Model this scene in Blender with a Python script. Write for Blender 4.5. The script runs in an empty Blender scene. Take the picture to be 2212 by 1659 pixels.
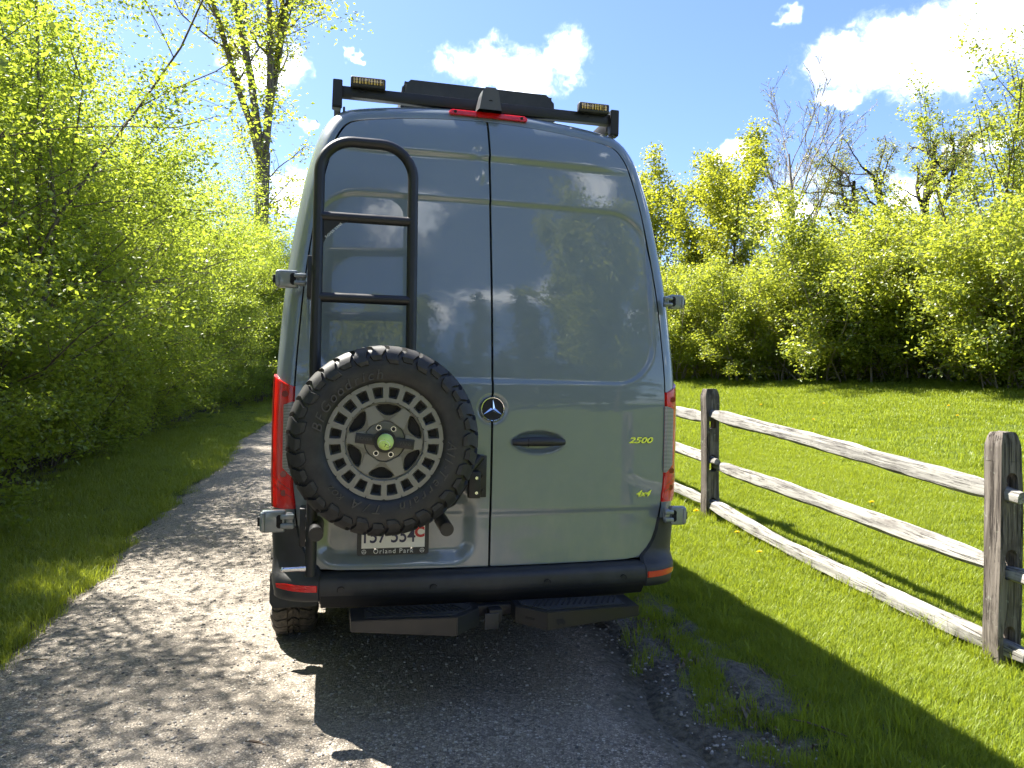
import bpy, bmesh, math, random
import numpy as np
from mathutils import Vector, Matrix, Quaternion, noise as mnoise
R = math.radians
scene = bpy.context.scene
COL = scene.collection

# ------------------------------------------------------------------ camera, sky, sun, exposure
CAM_H = 1.535
cam = bpy.data.cameras.new('camera'); cam_ob = bpy.data.objects.new('camera', cam); COL.objects.link(cam_ob)
cam_ob.location = (0, 0, CAM_H); cam_ob.rotation_euler = (R(90), 0, 0)
cam.sensor_width = 36; cam.lens = 36*1600/2212; cam.shift_y = -14.5/2212
cam.clip_start = 0.05; cam.clip_end = 2000
scene.camera = cam_ob
TO_SUN = Vector((-.49, .417, 1.0)).normalized()
sun = bpy.data.lights.new('sun', 'SUN'); sun_ob = bpy.data.objects.new('sun', sun); COL.objects.link(sun_ob)
sun.energy = 5.0; sun.angle = R(.53); sun.color = (1, .95, .86)
sun_ob.location = TO_SUN*40
sun_ob.rotation_euler = (-TO_SUN).to_track_quat('-Z', 'Y').to_euler()
scene.view_settings.view_transform = 'Standard'; scene.view_settings.look = 'None'
scene.view_settings.gamma = 1.0; scene.view_settings.exposure = 2.1
scene.render.engine = 'CYCLES'
cy = scene.cycles
cy.use_adaptive_sampling = True; cy.adaptive_threshold = .02
scene.render.filter_size = 1.15
cy.max_bounces = 8; cy.diffuse_bounces = 6; cy.glossy_bounces = 3; cy.transmission_bounces = 4; cy.transparent_max_bounces = 6
cy.use_denoising = True
try:
    cy.denoiser = 'OPENIMAGEDENOISE'
except Exception:
    pass
cy.caustics_reflective = False; cy.caustics_refractive = False

world = bpy.data.worlds.new('World'); scene.world = world; world.use_nodes = True

class NT:
    """small helper to write node trees"""
    def __init__(s, tree):
        s.t = tree; s.n = tree.nodes; s.l = tree.links
    def new(s, typ, ins=None, **props):
        nd = s.n.new(typ)
        for k, v in props.items(): setattr(nd, k, v)
        for k, v in (ins or {}).items(): s.set(nd, k, v)
        return nd
    def set(s, nd, k, v):
        sock = nd.inputs[k]
        if isinstance(v, bpy.types.NodeSocket): s.l.new(v, sock)
        elif isinstance(v, bpy.types.Node): s.l.new(v.outputs[0], sock)
        else:
            if hasattr(sock.default_value, '__len__') and not isinstance(v, str) and len(sock.default_value) == 4 and len(v) == 3: v = (*v, 1)
            sock.default_value = v
    def math(s, op, a, b=None, c=None, clamp=False):
        nd = s.n.new('ShaderNodeMath'); nd.operation = op; nd.use_clamp = clamp
        for i, v in enumerate((a, b, c)):
            if v is not None: s.set(nd, i, v)
        return nd.outputs[0]
    def vmath(s, op, a, b=None):
        nd = s.n.new('ShaderNodeVectorMath'); nd.operation = op
        s.set(nd, 0, a)
        if b is not None: s.set(nd, 1, b)
        return nd.outputs['Value'] if op in ('LENGTH', 'DOT_PRODUCT', 'DISTANCE') else nd.outputs[0]
    def mix(s, fac, a, b, blend='MIX'):
        nd = s.n.new('ShaderNodeMix'); nd.data_type = 'RGBA'; nd.blend_type = blend
        s.set(nd, 0, fac); s.set(nd, 6, a); s.set(nd, 7, b)
        return nd.outputs[2]
    def ramp(s, fac, stops, interp='LINEAR'):
        nd = s.n.new('ShaderNodeValToRGB'); cr = nd.color_ramp; cr.interpolation = interp
        while len(cr.elements) < len(stops): cr.elements.new(.5)
        for e, (p, c) in zip(cr.elements, stops):
            e.position = p; e.color = (*c, 1) if len(c) == 3 else c
        s.set(nd, 0, fac)
        return nd.outputs[0]
    def noise(s, vec, scale, detail=4, rough=.55, out='Fac', dist=0.0):
        nd = s.new('ShaderNodeTexNoise', {'Scale': scale, 'Detail': detail, 'Roughness': rough, 'Distortion': dist})
        if vec is not None: s.set(nd, 'Vector', vec)
        return nd.outputs[out]
    def maprange(s, v, a, b, c=0.0, d=1.0, smooth=True):
        nd = s.new('ShaderNodeMapRange', {0: v, 1: a, 2: b, 3: c, 4: d}); nd.interpolation_type = 'SMOOTHSTEP' if smooth else 'LINEAR'
        return nd.outputs[0]

def build_sky():
    t = NT(world.node_tree); t.n.clear()
    sky = t.new('ShaderNodeTexSky', sky_type='NISHITA', sun_disc=False)
    sky.sun_elevation = math.asin(TO_SUN.z); sky.sun_rotation = math.atan2(TO_SUN.x, TO_SUN.y)
    sky.altitude = 200; sky.air_density = 1.0; sky.dust_density = .8; sky.ozone_density = 1.6
    co = t.new('ShaderNodeTexCoord').outputs['Generated']
    n1 = t.noise(co, 9, 4, .62, 'Color')
    warp = t.vmath('MULTIPLY', t.vmath('SUBTRACT', n1, (.5, .5, .5)), (.15, .15, .085))
    n2 = t.noise(co, 34, 3, .6, 'Color')
    warp2 = t.vmath('MULTIPLY', t.vmath('SUBTRACT', n2, (.5, .5, .5)), (.05, .05, .032))
    cw = t.vmath('ADD', t.vmath('ADD', co, warp), warp2)
    # cumulus: direction, half-width, half-height as tangents
    seen = [(2000, 118, 205, 72), (2150, 50, 120, 62), (1830, 130, 75, 42), (1825, 206, 42, 20), (1748, 22, 24, 16),
            (1085, 155, 118, 42), (1215, 128, 55, 36), (575, 150, 62, 66), (630, 430, 66, 60), (664, 258, 20, 9), (1700, 450, 90, 46),
            (1950, 425, 78, 36), (770, 125, 12, 10), (1610, 345, 40, 18), (2120, 300, 26, 20)]
    blobs = []
    for u, v, w, h in seen:
        d = Vector(((u-1106)/1600, 1, (815-v)/1600)); L = d.length
        blobs.append((d.normalized(), w/1600/L, h/1600/L))
    for d, w, h in (((.43, -.82, .40), .13, .045), ((.58, -.78, .44), .07, .05), ((.30, -.90, .36), .05, .035), ((.24, -.85, .62), .10, .06), ((.66, -.62, .70), .06, .10)):   # seen mirrored in the doors
        blobs.append((Vector(d).normalized(), w, h))
    rr = random.Random(11)
    for k in range(12):
        az = R(rr.choice((rr.uniform(48, 130), rr.uniform(190, 312)))); el = R(rr.uniform(7, 62))
        w = rr.uniform(.04, .14)
        blobs.append((Vector((math.sin(az)*math.cos(el), math.cos(az)*math.cos(el), math.sin(el))), w, w*rr.uniform(.3, .5)))
    acc = None
    for d, w, h in blobs:
        az = math.atan2(d.x, d.y)
        m = t.new('ShaderNodeMapping', vector_type='TEXTURE')
        t.set(m, 'Vector', cw); t.set(m, 'Location', tuple(d)); t.set(m, 'Rotation', (0, 0, -az)); t.set(m, 'Scale', (w, .7, h))
        dd = t.math('SUBTRACT', 1.0, t.vmath('LENGTH', m.outputs[0]))
        acc = dd if acc is None else t.math('MAXIMUM', acc, dd)
    det = t.noise(cw, 30, 6, .66)
    dens = t.math('ADD', acc, t.math('MULTIPLY', t.math('SUBTRACT', det, .5), 1.5))
    mask = t.math('POWER', t.maprange(dens, -.42, .88), 1.6)
    shade = t.noise(cw, 14, 1, .6)
    ccol = t.mix(t.maprange(shade, .35, .7), (.74, .80, .90), (1.0, .99, .98))
    skyc = t.mix(1.0, sky.outputs[0], (.68, .76, 1.0), 'MULTIPLY')
    bg1 = t.new('ShaderNodeBackground', {'Color': skyc, 'Strength': .068})
    bg2 = t.new('ShaderNodeBackground', {'Color': ccol, 'Strength': 1.1})
    mx = t.new('ShaderNodeMixShader', {0: mask, 1: bg1, 2: bg2})
    t.new('ShaderNodeOutputWorld', {0: mx})
build_sky()
world.cycles.sampling_method = 'MANUAL'; world.cycles.sample_map_resolution = 512

# ------------------------------------------------------------------ frame of the path / van
YAW = R(13.5); CY, SY = math.cos(YAW), math.sin(YAW)
VX, VY = -.12, 3.67
def W(lx, ly, z=0.0): return Vector((VX+lx*CY-ly*SY, VY+lx*SY+ly*CY, z))
def Linv(x, y):
    dx, dy = x-VX, y-VY
    return dx*CY+dy*SY, -dx*SY+dy*CY
def sst(a, b, x):
    t = np.clip((x-a)/(b-a), 0, 1); return t*t*(3-2*t)
def path_z(ly): return .028*np.maximum(0, np.minimum(ly, 40)-3)
def ground_z(lx, ly):
    lx = np.asarray(lx, float); ly = np.asarray(ly, float)
    lyc = np.where(ly > -1, np.minimum(ly, 26), -1+.0*(ly))
    right = -.03+.058*lyc+.09*np.clip(lx-2.85, 0, 14)
    right = np.minimum(right, 2.3)
    p = path_z(ly)
    k = sst(.9, 2.6, lx)
    left = p+.03*np.clip(-2.6-lx, 0, 6)
    return np.where(lx > -1, p*(1-k)+right*k, left)
def gz(lx, ly): return float(ground_z(lx, ly))

# ------------------------------------------------------------------ object helpers
def tag(o, label=None, cat=None, group=None, kind=None):
    if label: o['label'] = label
    if cat: o['category'] = cat
    if group: o['group'] = group
    if kind: o['kind'] = kind
    return o
def empty(name, loc=(0, 0, 0), parent=None, rot=(0, 0, 0)):
    o = bpy.data.objects.new(name, None); COL.objects.link(o)
    o.location = loc; o.rotation_euler = rot; o.parent = parent; o.empty_display_size = .1
    return o
def link(name, me, mat, parent=None, loc=None, rot=None):
    o = bpy.data.objects.new(name, me); COL.objects.link(o)
    if mat is not None and not me.materials: me.materials.append(mat)
    o.parent = parent
    if loc is not None: o.location = loc
    if rot is not None: o.rotation_euler = rot
    return o
def np_mesh(name, verts, faces, smooth=True, attr=None):
    """verts (n,3); faces (m,k) int array"""
    me = bpy.data.meshes.new(name)
    verts = np.asarray(verts, np.float32); faces = np.asarray(faces, np.int32)
    me.vertices.add(len(verts)); me.vertices.foreach_set('co', verts.ravel())
    m, k = faces.shape
    me.loops.add(m*k); me.loops.foreach_set('vertex_index', faces.ravel())
    me.polygons.add(m); me.polygons.foreach_set('loop_start', np.arange(0, m*k, k, dtype=np.int32))
    me.polygons.foreach_set('loop_total', np.full(m, k, np.int32))
    if smooth: me.polygons.foreach_set('use_smooth', np.ones(m, bool))
    if attr is not None:
        a = me.attributes.new('rnd', 'FLOAT', 'POINT'); a.data.foreach_set('value', np.asarray(attr, np.float32))
    me.update(calc_edges=True); me.validate()
    return me

class MB:
    """collects shapes into one mesh"""
    def __init__(s): s.bm = bmesh.new()
    def _merge(s, b2, mat4=None):
        if mat4 is not None: b2.transform(mat4)
        me = bpy.data.meshes.new('tmp'); b2.to_mesh(me); b2.free()
        s.bm.from_mesh(me); bpy.data.meshes.remove(me)
    def box(s, c, size, bevel=0.0, rot=None, seg=2):
        b = bmesh.new(); bmesh.ops.create_cube(b, size=1.0)
        b.transform(Matrix.Diagonal((*size, 1)))
        if bevel: bmesh.ops.bevel(b, geom=b.edges[:], offset=bevel, segments=seg, affect='EDGES', profile=.5)
        M = Matrix.Translation(c)
        if rot is not None: M = M @ rot.to_4x4()
        s._merge(b, M); return s
    def cyl(s, a, b_, r, n=16, r2=None, bevel=0.0):
        a, b_ = Vector(a), Vector(b_); d = b_-a
        b = bmesh.new(); bmesh.ops.create_cone(b, cap_ends=True, segments=n, radius1=r, radius2=r if r2 is None else r2, depth=d.length)
        if bevel:
            ed = [e for e in b.edges if all(len(f.verts) > 4 for f in e.link_faces) or any(len(f.verts) > 4 for f in e.link_faces)]
            bmesh.ops.bevel(b, geom=ed, offset=bevel, segments=2, affect='EDGES')
        M = Matrix.Translation((a+b_)/2) @ d.to_track_quat('Z', 'Y').to_matrix().to_4x4()
        s._merge(b, M); return s
    def sphere(s, c, r, n=20, scale=(1, 1, 1)):
        b = bmesh.new(); bmesh.ops.create_uvsphere(b, u_segments=n, v_segments=n//2+2, radius=r)
        s._merge(b, Matrix.Translation(c) @ Matrix.Diagonal((*scale, 1))); return s
    def tube(s, pts, r, n=10, cap=True, radii=None):
        pts = [Vector(p) for p in pts]; rings = []
        t0 = (pts[1]-pts[0]).normalized()
        up = t0.orthogonal().normalized()
        for i, p in enumerate(pts):
            t = ((pts[min(i+1, len(pts)-1)]-pts[max(i-1, 0)])).normalized()
            up = (up-t*up.dot(t)).normalized(); sd = t.cross(up)
            rr = radii[i] if radii else r
            rings.append([s.bm.verts.new(p+(up*math.cos(a)+sd*math.sin(a))*rr) for a in (2*math.pi*k/n for k in range(n))])
        for a, b in zip(rings, rings[1:]):
            for k in range(n): s.bm.faces.new((a[k], a[(k+1) % n], b[(k+1) % n], b[k]))
        if cap:
            s.bm.faces.new(rings[0][::-1]); s.bm.faces.new(rings[-1])
        return s
    def prism(s, poly, f, d0, d1, bevel=0.0):
        """poly: list of 2-d points, f(p, d) -> 3-d, extruded from d0 to d1"""
        b = bmesh.new()
        A = [b.verts.new(f(p, d0)) for p in poly]; B_ = [b.verts.new(f(p, d1)) for p in poly]
        n = len(poly)
        b.faces.new(A); b.faces.new(B_[::-1])
        for k in range(n): b.faces.new((A[k], B_[k], B_[(k+1) % n], A[(k+1) % n]))
        bmesh.ops.recalc_face_normals(b, faces=b.faces[:])
        if bevel: bmesh.ops.bevel(b, geom=b.edges[:], offset=bevel, segments=2, affect='EDGES')
        s._merge(b); return s
    def lathe(s, prof, n=64, axis='Y', closed=False):
        """prof: (r, h) points turned round an axis"""
        rings = []
        for r, h in prof:
            ring = []
            for k in range(n):
                a = 2*math.pi*k/n
                v = (r*math.cos(a), h, r*math.sin(a)) if axis == 'Y' else (r*math.cos(a), r*math.sin(a), h)
                ring.append(s.bm.verts.new(v))
            rings.append(ring)
        pairs = list(zip(rings, rings[1:]))+([(rings[-1], rings[0])] if closed else [])
        for a, b in pairs:
            for k in range(n): s.bm.faces.new((a[k], b[k], b[(k+1) % n], a[(k+1) % n]))
        return s
    def grid(s, P, flip=False):
        V = [[s.bm.verts.new(p) for p in row] for row in P]
        for i in range(len(V)-1):
            for j in range(len(V[0])-1):
                q = (V[i][j], V[i][j+1], V[i+1][j+1], V[i+1][j])
                s.bm.faces.new(q[::-1] if flip else q)
        return s
    def mesh(s, me, M): 
        b = bmesh.new(); b.from_mesh(me); s._merge(b, M); return s
    def build(s, name, mat, parent=None, smooth=True, angle=35, loc=None, rot=None, recalc=True):
        if recalc: bmesh.ops.recalc_face_normals(s.bm, faces=s.bm.faces[:])
        me = bpy.data.meshes.new(name); s.bm.to_mesh(me); s.bm.free()
        if smooth:
            me.polygons.foreach_set('use_smooth', np.ones(len(me.polygons), bool))
            me.set_sharp_from_angle(angle=R(angle))
        return link(name, me, mat, parent, loc, rot)

def arc(cx, cy, r, a0, a1, n):
    return [(cx+r*math.cos(R(a0+(a1-a0)*i/n)), cy+r*math.sin(R(a0+(a1-a0)*i/n))) for i in range(n+1)]
def text_mesh(body, size=1.0, extrude=.1, shear=0.0, bold=0.0, align='CENTER', spacing=1.0):
    cu = bpy.data.curves.new('txt', 'FONT'); cu.body = body; cu.size = size; cu.extrude = extrude; cu.shear = shear; cu.offset = bold
    cu.align_x = align; cu.align_y = 'CENTER' if align == 'CENTER' else 'TOP_BASELINE'; cu.space_character = spacing; cu.resolution_u = 4
    ob = bpy.data.objects.new('txt', cu)
    me = bpy.data.meshes.new_from_object(ob)
    bpy.data.objects.remove(ob); bpy.data.curves.remove(cu)
    me.materials.clear()
    return me
# writing that faces the rear of the van (-y): text x -> x, text y -> z
FACE = Matrix(((1, 0, 0, 0), (0, 0, 1, 0), (0, 1, 0, 0), (0, 0, 0, 1)))
FACE = Matrix(((1, 0, 0, 0), (0, 0, -1, 0), (0, 1, 0, 0), (0, 0, 0, 1)))

# ------------------------------------------------------------------ materials
def mat(name, color=(.5, .5, .5), rough=.5, metal=0.0, spec=.5, coat=0.0, coat_rough=.03, bump=None, fn=None):
    m = bpy.data.materials.new(name); m.use_nodes = True
    t = NT(m.node_tree); t.n.clear()
    b = t.new('ShaderNodeBsdfPrincipled', {'Base Color': (*color, 1), 'Roughness': rough, 'Metallic': metal, 'Specular IOR Level': spec, 'Coat Weight': coat, 'Coat Roughness': coat_rough})
    t.new('ShaderNodeOutputMaterial', {0: b.outputs[0]})
    if bump:
        sc, strength, dist = bump
        co = t.new('ShaderNodeTexCoord').outputs['Object']
        nz = t.noise(co, sc, 3, .6)
        bm_ = t.new('ShaderNodeBump', {'Strength': strength, 'Distance': dist, 'Height': nz})
        t.set(b, 'Normal', bm_.outputs[0])
    if fn: fn(t, b, t.new('ShaderNodeTexCoord').outputs['Object'])
    return m

def f_paint(t, b, co):
    big = t.noise(co, 2.2, 3)
    z = t.new('ShaderNodeSeparateXYZ', {0: co}).outputs[2]
    film = t.math('MULTIPLY', t.maprange(z, 1.25, .62), t.maprange(t.noise(t.new('ShaderNodeMapping', {'Vector': co, 'Scale': (1, 1, .45)}).outputs[0], 7, 6, .7), .35, .75))
    film = t.math('ADD', t.math('MULTIPLY', film, .30), t.math('MULTIPLY', t.maprange(t.noise(co, 140, 2, .5), .70, .76), .10))
    t.set(b, 'Base Color', t.mix(film, t.mix(big, (.155, .190, .203, 1), (.172, .207, .218, 1)), (.33, .31, .27, 1)))
    t.set(b, 'Coat Roughness', t.math('ADD', .012, t.math('MULTIPLY', film, .22)))
    dust = t.maprange(t.noise(co, 5, 5, .65), .45, .8, .0, .12)
    t.set(b, 'Roughness', t.math('ADD', .34, dust))
    wav = t.noise(co, 1.6, 2, .4)
    fine = t.noise(co, 260, 2, .5)
    h = t.math('ADD', t.math('MULTIPLY', wav, 1.0), t.math('MULTIPLY', fine, .0022))
    t.set(b, 'Coat Normal', t.new('ShaderNodeBump', {'Strength': .22, 'Distance': .012, 'Height': h}).outputs[0])
def f_plastic(t, b, co):
    n = t.noise(co, 6, 5, .65)
    t.set(b, 'Base Color', t.mix(t.maprange(n, .35, .75), (.022, .023, .025, 1), (.046, .046, .047, 1)))
    t.set(b, 'Roughness', t.maprange(n, .3, .7, .42, .6))
    t.set(b, 'Normal', t.new('ShaderNodeBump', {'Strength': .25, 'Distance': .001, 'Height': t.noise(co, 600, 2)}).outputs[0])
def f_powder(t, b, co):
    t.set(b, 'Normal', t.new('ShaderNodeBump', {'Strength': .18, 'Distance': .0008, 'Height': t.noise(co, 700, 2)}).outputs[0])
    t.set(b, 'Roughness', t.maprange(t.noise(co, 8, 4), .3, .7, .36, .5))
def f_rubber(t, b, co):
    n = t.noise(co, 14, 5, .65)
    t.set(b, 'Base Color', t.mix(t.maprange(n, .35, .75), (.014, .014, .015, 1), (.034, .033, .031, 1)))
    t.set(b, 'Normal', t.new('ShaderNodeBump', {'Strength': .3, 'Distance': .001, 'Height': t.noise(co, 180, 3)}).outputs[0])
def f_roadtyre(t, b, co):
    n = t.noise(co, 30, 5, .7)
    t.set(b, 'Base Color', t.mix(t.maprange(n, .35, .7), (.03, .028, .025, 1), (.10, .085, .065, 1)))
def f_redlens(t, b, co):
    sx = t.new('ShaderNodeSeparateXYZ', {0: co})
    g1 = t.math('SINE', t.math('MULTIPLY', sx.outputs[2], 700)); g2 = t.math('SINE', t.math('MULTIPLY', sx.outputs[0], 700))
    h = t.math('MULTIPLY', g1, g2)
    n = t.noise(co, 9, 3)
    t.set(b, 'Base Color', t.mix(t.math('ADD', t.math('MULTIPLY', h, .25), n), (.5, .004, .004, 1), (.9, .016, .012, 1)))
    t.set(b, 'Normal', t.new('ShaderNodeBump', {'Strength': .5, 'Distance': .001, 'Height': h}).outputs[0])
    t.set(b, 'Subsurface Weight', .3); t.set(b, 'Subsurface Radius', (.03, .004, .003)); t.set(b, 'Subsurface Scale', .5)
def f_clearlens(t, b, co):
    sx = t.new('ShaderNodeSeparateXYZ', {0: co})
    g1 = t.math('SINE', t.math('MULTIPLY', sx.outputs[2], 900))
    t.set(b, 'Base Color', t.mix(t.maprange(g1, -1, 1), (.10, .10, .095, 1), (.42, .41, .38, 1)))
    t.set(b, 'Normal', t.new('ShaderNodeBump', {'Strength': .6, 'Distance': .001, 'Height': g1}).outputs[0])
def f_alu(t, b, co):
    n = t.noise(co, 16, 4)
    t.set(b, 'Base Color', t.mix(n, (.185, .187, .174, 1), (.245, .245, .228, 1)))
    t.set(b, 'Roughness', t.maprange(n, .3, .7, .34, .46))
def f_amber(t, b, co):
    sx = t.new('ShaderNodeSeparateXYZ', {0: co})
    g = t.math('SINE', t.math('MULTIPLY', sx.outputs[0], 420)); g2 = t.math('SINE', t.math('MULTIPLY', sx.outputs[2], 500))
    t.set(b, 'Base Color', t.mix(t.maprange(t.math('ADD', g, t.math('MULTIPLY', g2, .4)), -1, 1), (.10, .05, .008, 1), (.85, .58, .18, 1)))
def f_ball(t, b, co):
    n = t.noise(co, 60, 4)
    t.set(b, 'Base Color', t.mix(n, (.50, .74, .14, 1), (.72, .88, .32, 1)))
    t.set(b, 'Normal', t.new('ShaderNodeBump', {'Strength': .6, 'Distance': .002, 'Height': t.noise(co, 400, 2)}).outputs[0])
M = {}
M['paint'] = mat('van_paint', rough=.35, coat=1.0, coat_rough=.015, fn=f_paint); 
M['paint'].node_tree.nodes['Principled BSDF'].inputs['Coat IOR'].default_value = 1.62
M['plastic'] = mat('black_plastic', fn=f_plastic)
M['powder'] = mat('powder_coat', (.012, .012, .0135), .42, fn=f_powder)
M['black'] = mat('matt_black', (.006, .006, .007), .7)
M['rubber'] = mat('tyre_rubber', rough=.55, fn=f_rubber)
M['letter'] = mat('raised_rubber', (.062, .058, .054), .5)
M['roadtyre'] = mat('dusty_tread', rough=.8, fn=f_roadtyre)
M['redlens'] = mat('red_lens', rough=.22, coat=.8, fn=f_redlens)
M['darkred'] = mat('dark_red', (.22, .006, .005), .3, coat=.6)
M['reflector'] = mat('red_reflector', rough=.25, coat=.6, fn=f_redlens)
M['clearlens'] = mat('clear_lens', rough=.12, coat=1.0, fn=f_clearlens)
M['alu'] = mat('bronze_grey_alloy', rough=.4, metal=.55, fn=f_alu)
M['alu_dark'] = mat('dark_alloy', (.15, .148, .13), .36, metal=.55)
M['housing'] = mat('camera_housing', (.075, .077, .08), .35)
M['steel'] = mat('zinc_steel', (.75, .76, .78), .25, metal=1.0)
M['chrome'] = mat('chrome', (.85, .86, .87), .06, metal=1.0)
M['amber'] = mat('amber_lens', rough=.15, coat=.8, fn=f_amber)
M['ball'] = mat('tennis_felt', rough=.95, fn=f_ball)
M['white'] = mat('white_print', (.78, .78, .75), .5)
M['plate'] = mat('plate_white', (.85, .82, .74), .4)
M['navy'] = mat('plate_navy', (.015, .018, .07), .4)
M['platered'] = mat('plate_red', (.55, .03, .03), .4)
M['ink'] = mat('black_ink', (.01, .01, .012), .7)
M['chrome_lawn_tint'] = mat('lawn_tinted_chrome', (.80, .80, .62), .12, metal=1.0)  # lettering chrome, the lawn's yellow-green reflection painted into its colour

# ------------------------------------------------------------------ vegetation materials
def leaf_mat(name, dark, light, trans, tw=.45, scale=.6, gloss=.035, vary=.35):
    m = bpy.data.materials.new(name); m.use_nodes = True
    t = NT(m.node_tree); t.n.clear()
    at = t.new('ShaderNodeAttribute', attribute_name='rnd').outputs['Fac']
    geo = t.new('ShaderNodeNewGeometry').outputs['Position']
    n = t.noise(geo, scale, 3)
    oi = t.new('ShaderNodeObjectInfo').outputs['Random']
    f = t.math('ADD', t.math('MULTIPLY', at, .55), t.math('ADD', t.math('MULTIPLY', n, .5), t.math('MULTIPLY', t.math('SUBTRACT', oi, .5), vary)), clamp=True)
    c = t.mix(f, (*dark, 1), (*light, 1))
    ct = t.mix(f, tuple(x*.8 for x in trans)+(1,), (*trans, 1))
    d = t.new('ShaderNodeBsdfDiffuse', {'Color': c}); tr = t.new('ShaderNodeBsdfTranslucent', {'Color': ct})
    g = t.new('ShaderNodeBsdfGlossy', {'Color': (1, 1, 1, 1), 'Roughness': .42})
    mx = t.new('ShaderNodeMixShader', {0: tw, 1: d, 2: tr})
    mx2 = t.new('ShaderNodeMixShader', {0: gloss, 1: mx, 2: g})
    t.new('ShaderNodeOutputMaterial', {0: mx2})
    return m
M['leaf_left'] = leaf_mat('shrub_leaf', (.115, .185, .025), (.23, .30, .042), (.48, .58, .05), .52)
M['leaf_right'] = leaf_mat('honeysuckle_leaf', (.11, .165, .018), (.24, .285, .04), (.48, .53, .045), .5)
M['leaf_young'] = leaf_mat('young_leaf', (.15, .19, .02), (.27, .30, .035), (.52, .54, .035), .5)
M['leaf_willow'] = leaf_mat('willow_leaf', (.14, .16, .035), (.26, .28, .065), (.44, .46, .08), .45)
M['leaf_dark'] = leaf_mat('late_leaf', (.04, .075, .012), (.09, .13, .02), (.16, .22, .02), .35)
M['needle'] = leaf_mat('spruce_needle', (.012, .028, .014), (.03, .055, .026), (.03, .05, .02), .15)
M['grass'] = leaf_mat('grass_blade', (.115, .18, .014), (.275, .325, .034), (.40, .47, .028), .42, .55, .015, .12)
M['grass_shade'] = leaf_mat('verge_grass', (.15, .21, .02), (.32, .355, .05), (.46, .53, .035), .4, 1.3, .035, .12)
def f_bark(c0, c1):
    def f(t, b, co):
        mp = t.new('ShaderNodeMapping', {'Vector': co, 'Scale': (6, 6, 1.2)})
        n = t.noise(mp.outputs[0], 4, 6, .65)
        t.set(b, 'Base Color', t.mix(t.maprange(n, .3, .7), (*c0, 1), (*c1, 1)))
        t.set(b, 'Normal', t.new('ShaderNodeBump', {'Strength': .8, 'Distance': .03, 'Height': n}).outputs[0])
    return f
M['bark'] = mat('bark_grey', rough=.9, fn=f_bark((.07, .055, .042), (.19, .155, .12)))
M['bark_dark'] = mat('bark_dark', rough=.9, fn=f_bark((.035, .026, .02), (.10, .08, .06)))
M['bark_pale'] = mat('bark_pale', rough=.9, fn=f_bark((.20, .165, .13), (.36, .31, .26)))

# ------------------------------------------------------------------ ground
def f_ground(t, b, co):
    n = t.noise(co, 1.3, 6, .65); f = t.noise(co, 26, 5, .7)
    soil = t.mix(t.maprange(f, .3, .7), (.075, .067, .052, 1), (.21, .19, .145, 1))
    green = t.mix(t.maprange(f, .3, .7), (.05, .075, .012, 1), (.11, .15, .022, 1))
    at = t.new('ShaderNodeAttribute', attribute_name='rnd').outputs['Fac']
    k = t.maprange(t.math('ADD', at, t.math('MULTIPLY', t.math('SUBTRACT', f, .5), .9)), .35, .65)
    t.set(b, 'Base Color', t.mix(k, soil, green))
    t.set(b, 'Normal', t.new('ShaderNodeBump', {'Strength': .9, 'Distance': .03, 'Height': t.math('ADD', f, t.noise(co, 90, 3))}).outputs[0])
M['ground'] = mat('soil_and_turf', rough=.95, spec=.2, fn=f_ground)
def f_path(t, b, co):
    v1 = t.new('ShaderNodeTexVoronoi', {'Vector': co, 'Scale': 85.0}); v1b = t.new('ShaderNodeTexVoronoi', {'Vector': co, 'Scale': 85.0}, feature='DISTANCE_TO_EDGE')
    v2 = t.new('ShaderNodeTexVoronoi', {'Vector': co, 'Scale': 190.0})
    sep = t.new('ShaderNodeSeparateColor', {0: v1.outputs['Color']})
    stone = t.ramp(sep.outputs[0], [(0, (.11, .096, .082)), (.3, (.25, .215, .175)), (.65, (.39, .335, .27)), (.9, (.50, .44, .36)), (1, (.68, .62, .53))])
    sep2 = t.new('ShaderNodeSeparateColor', {0: v2.outputs['Color']})
    fine = t.ramp(sep2.outputs[0], [(0, (.10, .088, .074)), (.6, (.30, .26, .21)), (1, (.49, .43, .35))])
    edge = t.maprange(v1b.outputs['Distance'], .02, .16)
    gap = t.noise(co, 3.5, 5, .7)
    c = t.mix(edge, t.mix(.6, fine, (.08, .07, .06, 1)), stone)
    c = t.mix(t.maprange(gap, .4, .75, 0, .7), c, fine)
    big = t.noise(co, .8, 4, .6)
    c = t.mix(t.maprange(big, .35, .7, 0, .45), c, t.mix(.5, c, (.42, .37, .30, 1)))
    at = t.new('ShaderNodeAttribute', attribute_name='rnd').outputs['Fac']
    ed = t.maprange(t.math('ADD', at, t.math('MULTIPLY', t.math('SUBTRACT', t.noise(co, 7, 5, .7), .5), .9)), .35, .75)
    soil = t.mix(t.maprange(t.noise(co, 30, 5, .7), .3, .7), (.075, .067, .052, 1), (.21, .19, .145, 1))
    c = t.mix(ed, c, soil)
    t.set(b, 'Base Color', c)
    h = t.math('ADD', t.math('MULTIPLY', edge, .6), t.math('ADD', t.math('MULTIPLY', sep.outputs[1], .7), t.math('MULTIPLY', v2.outputs['Distance'], .4)))
    t.set(b, 'Normal', t.new('ShaderNodeBump', {'Strength': .8, 'Distance': .008, 'Height': h}).outputs[0])
M['path'] = mat('chip_seal_gravel', rough=.85, spec=.3, fn=f_path)

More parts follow.
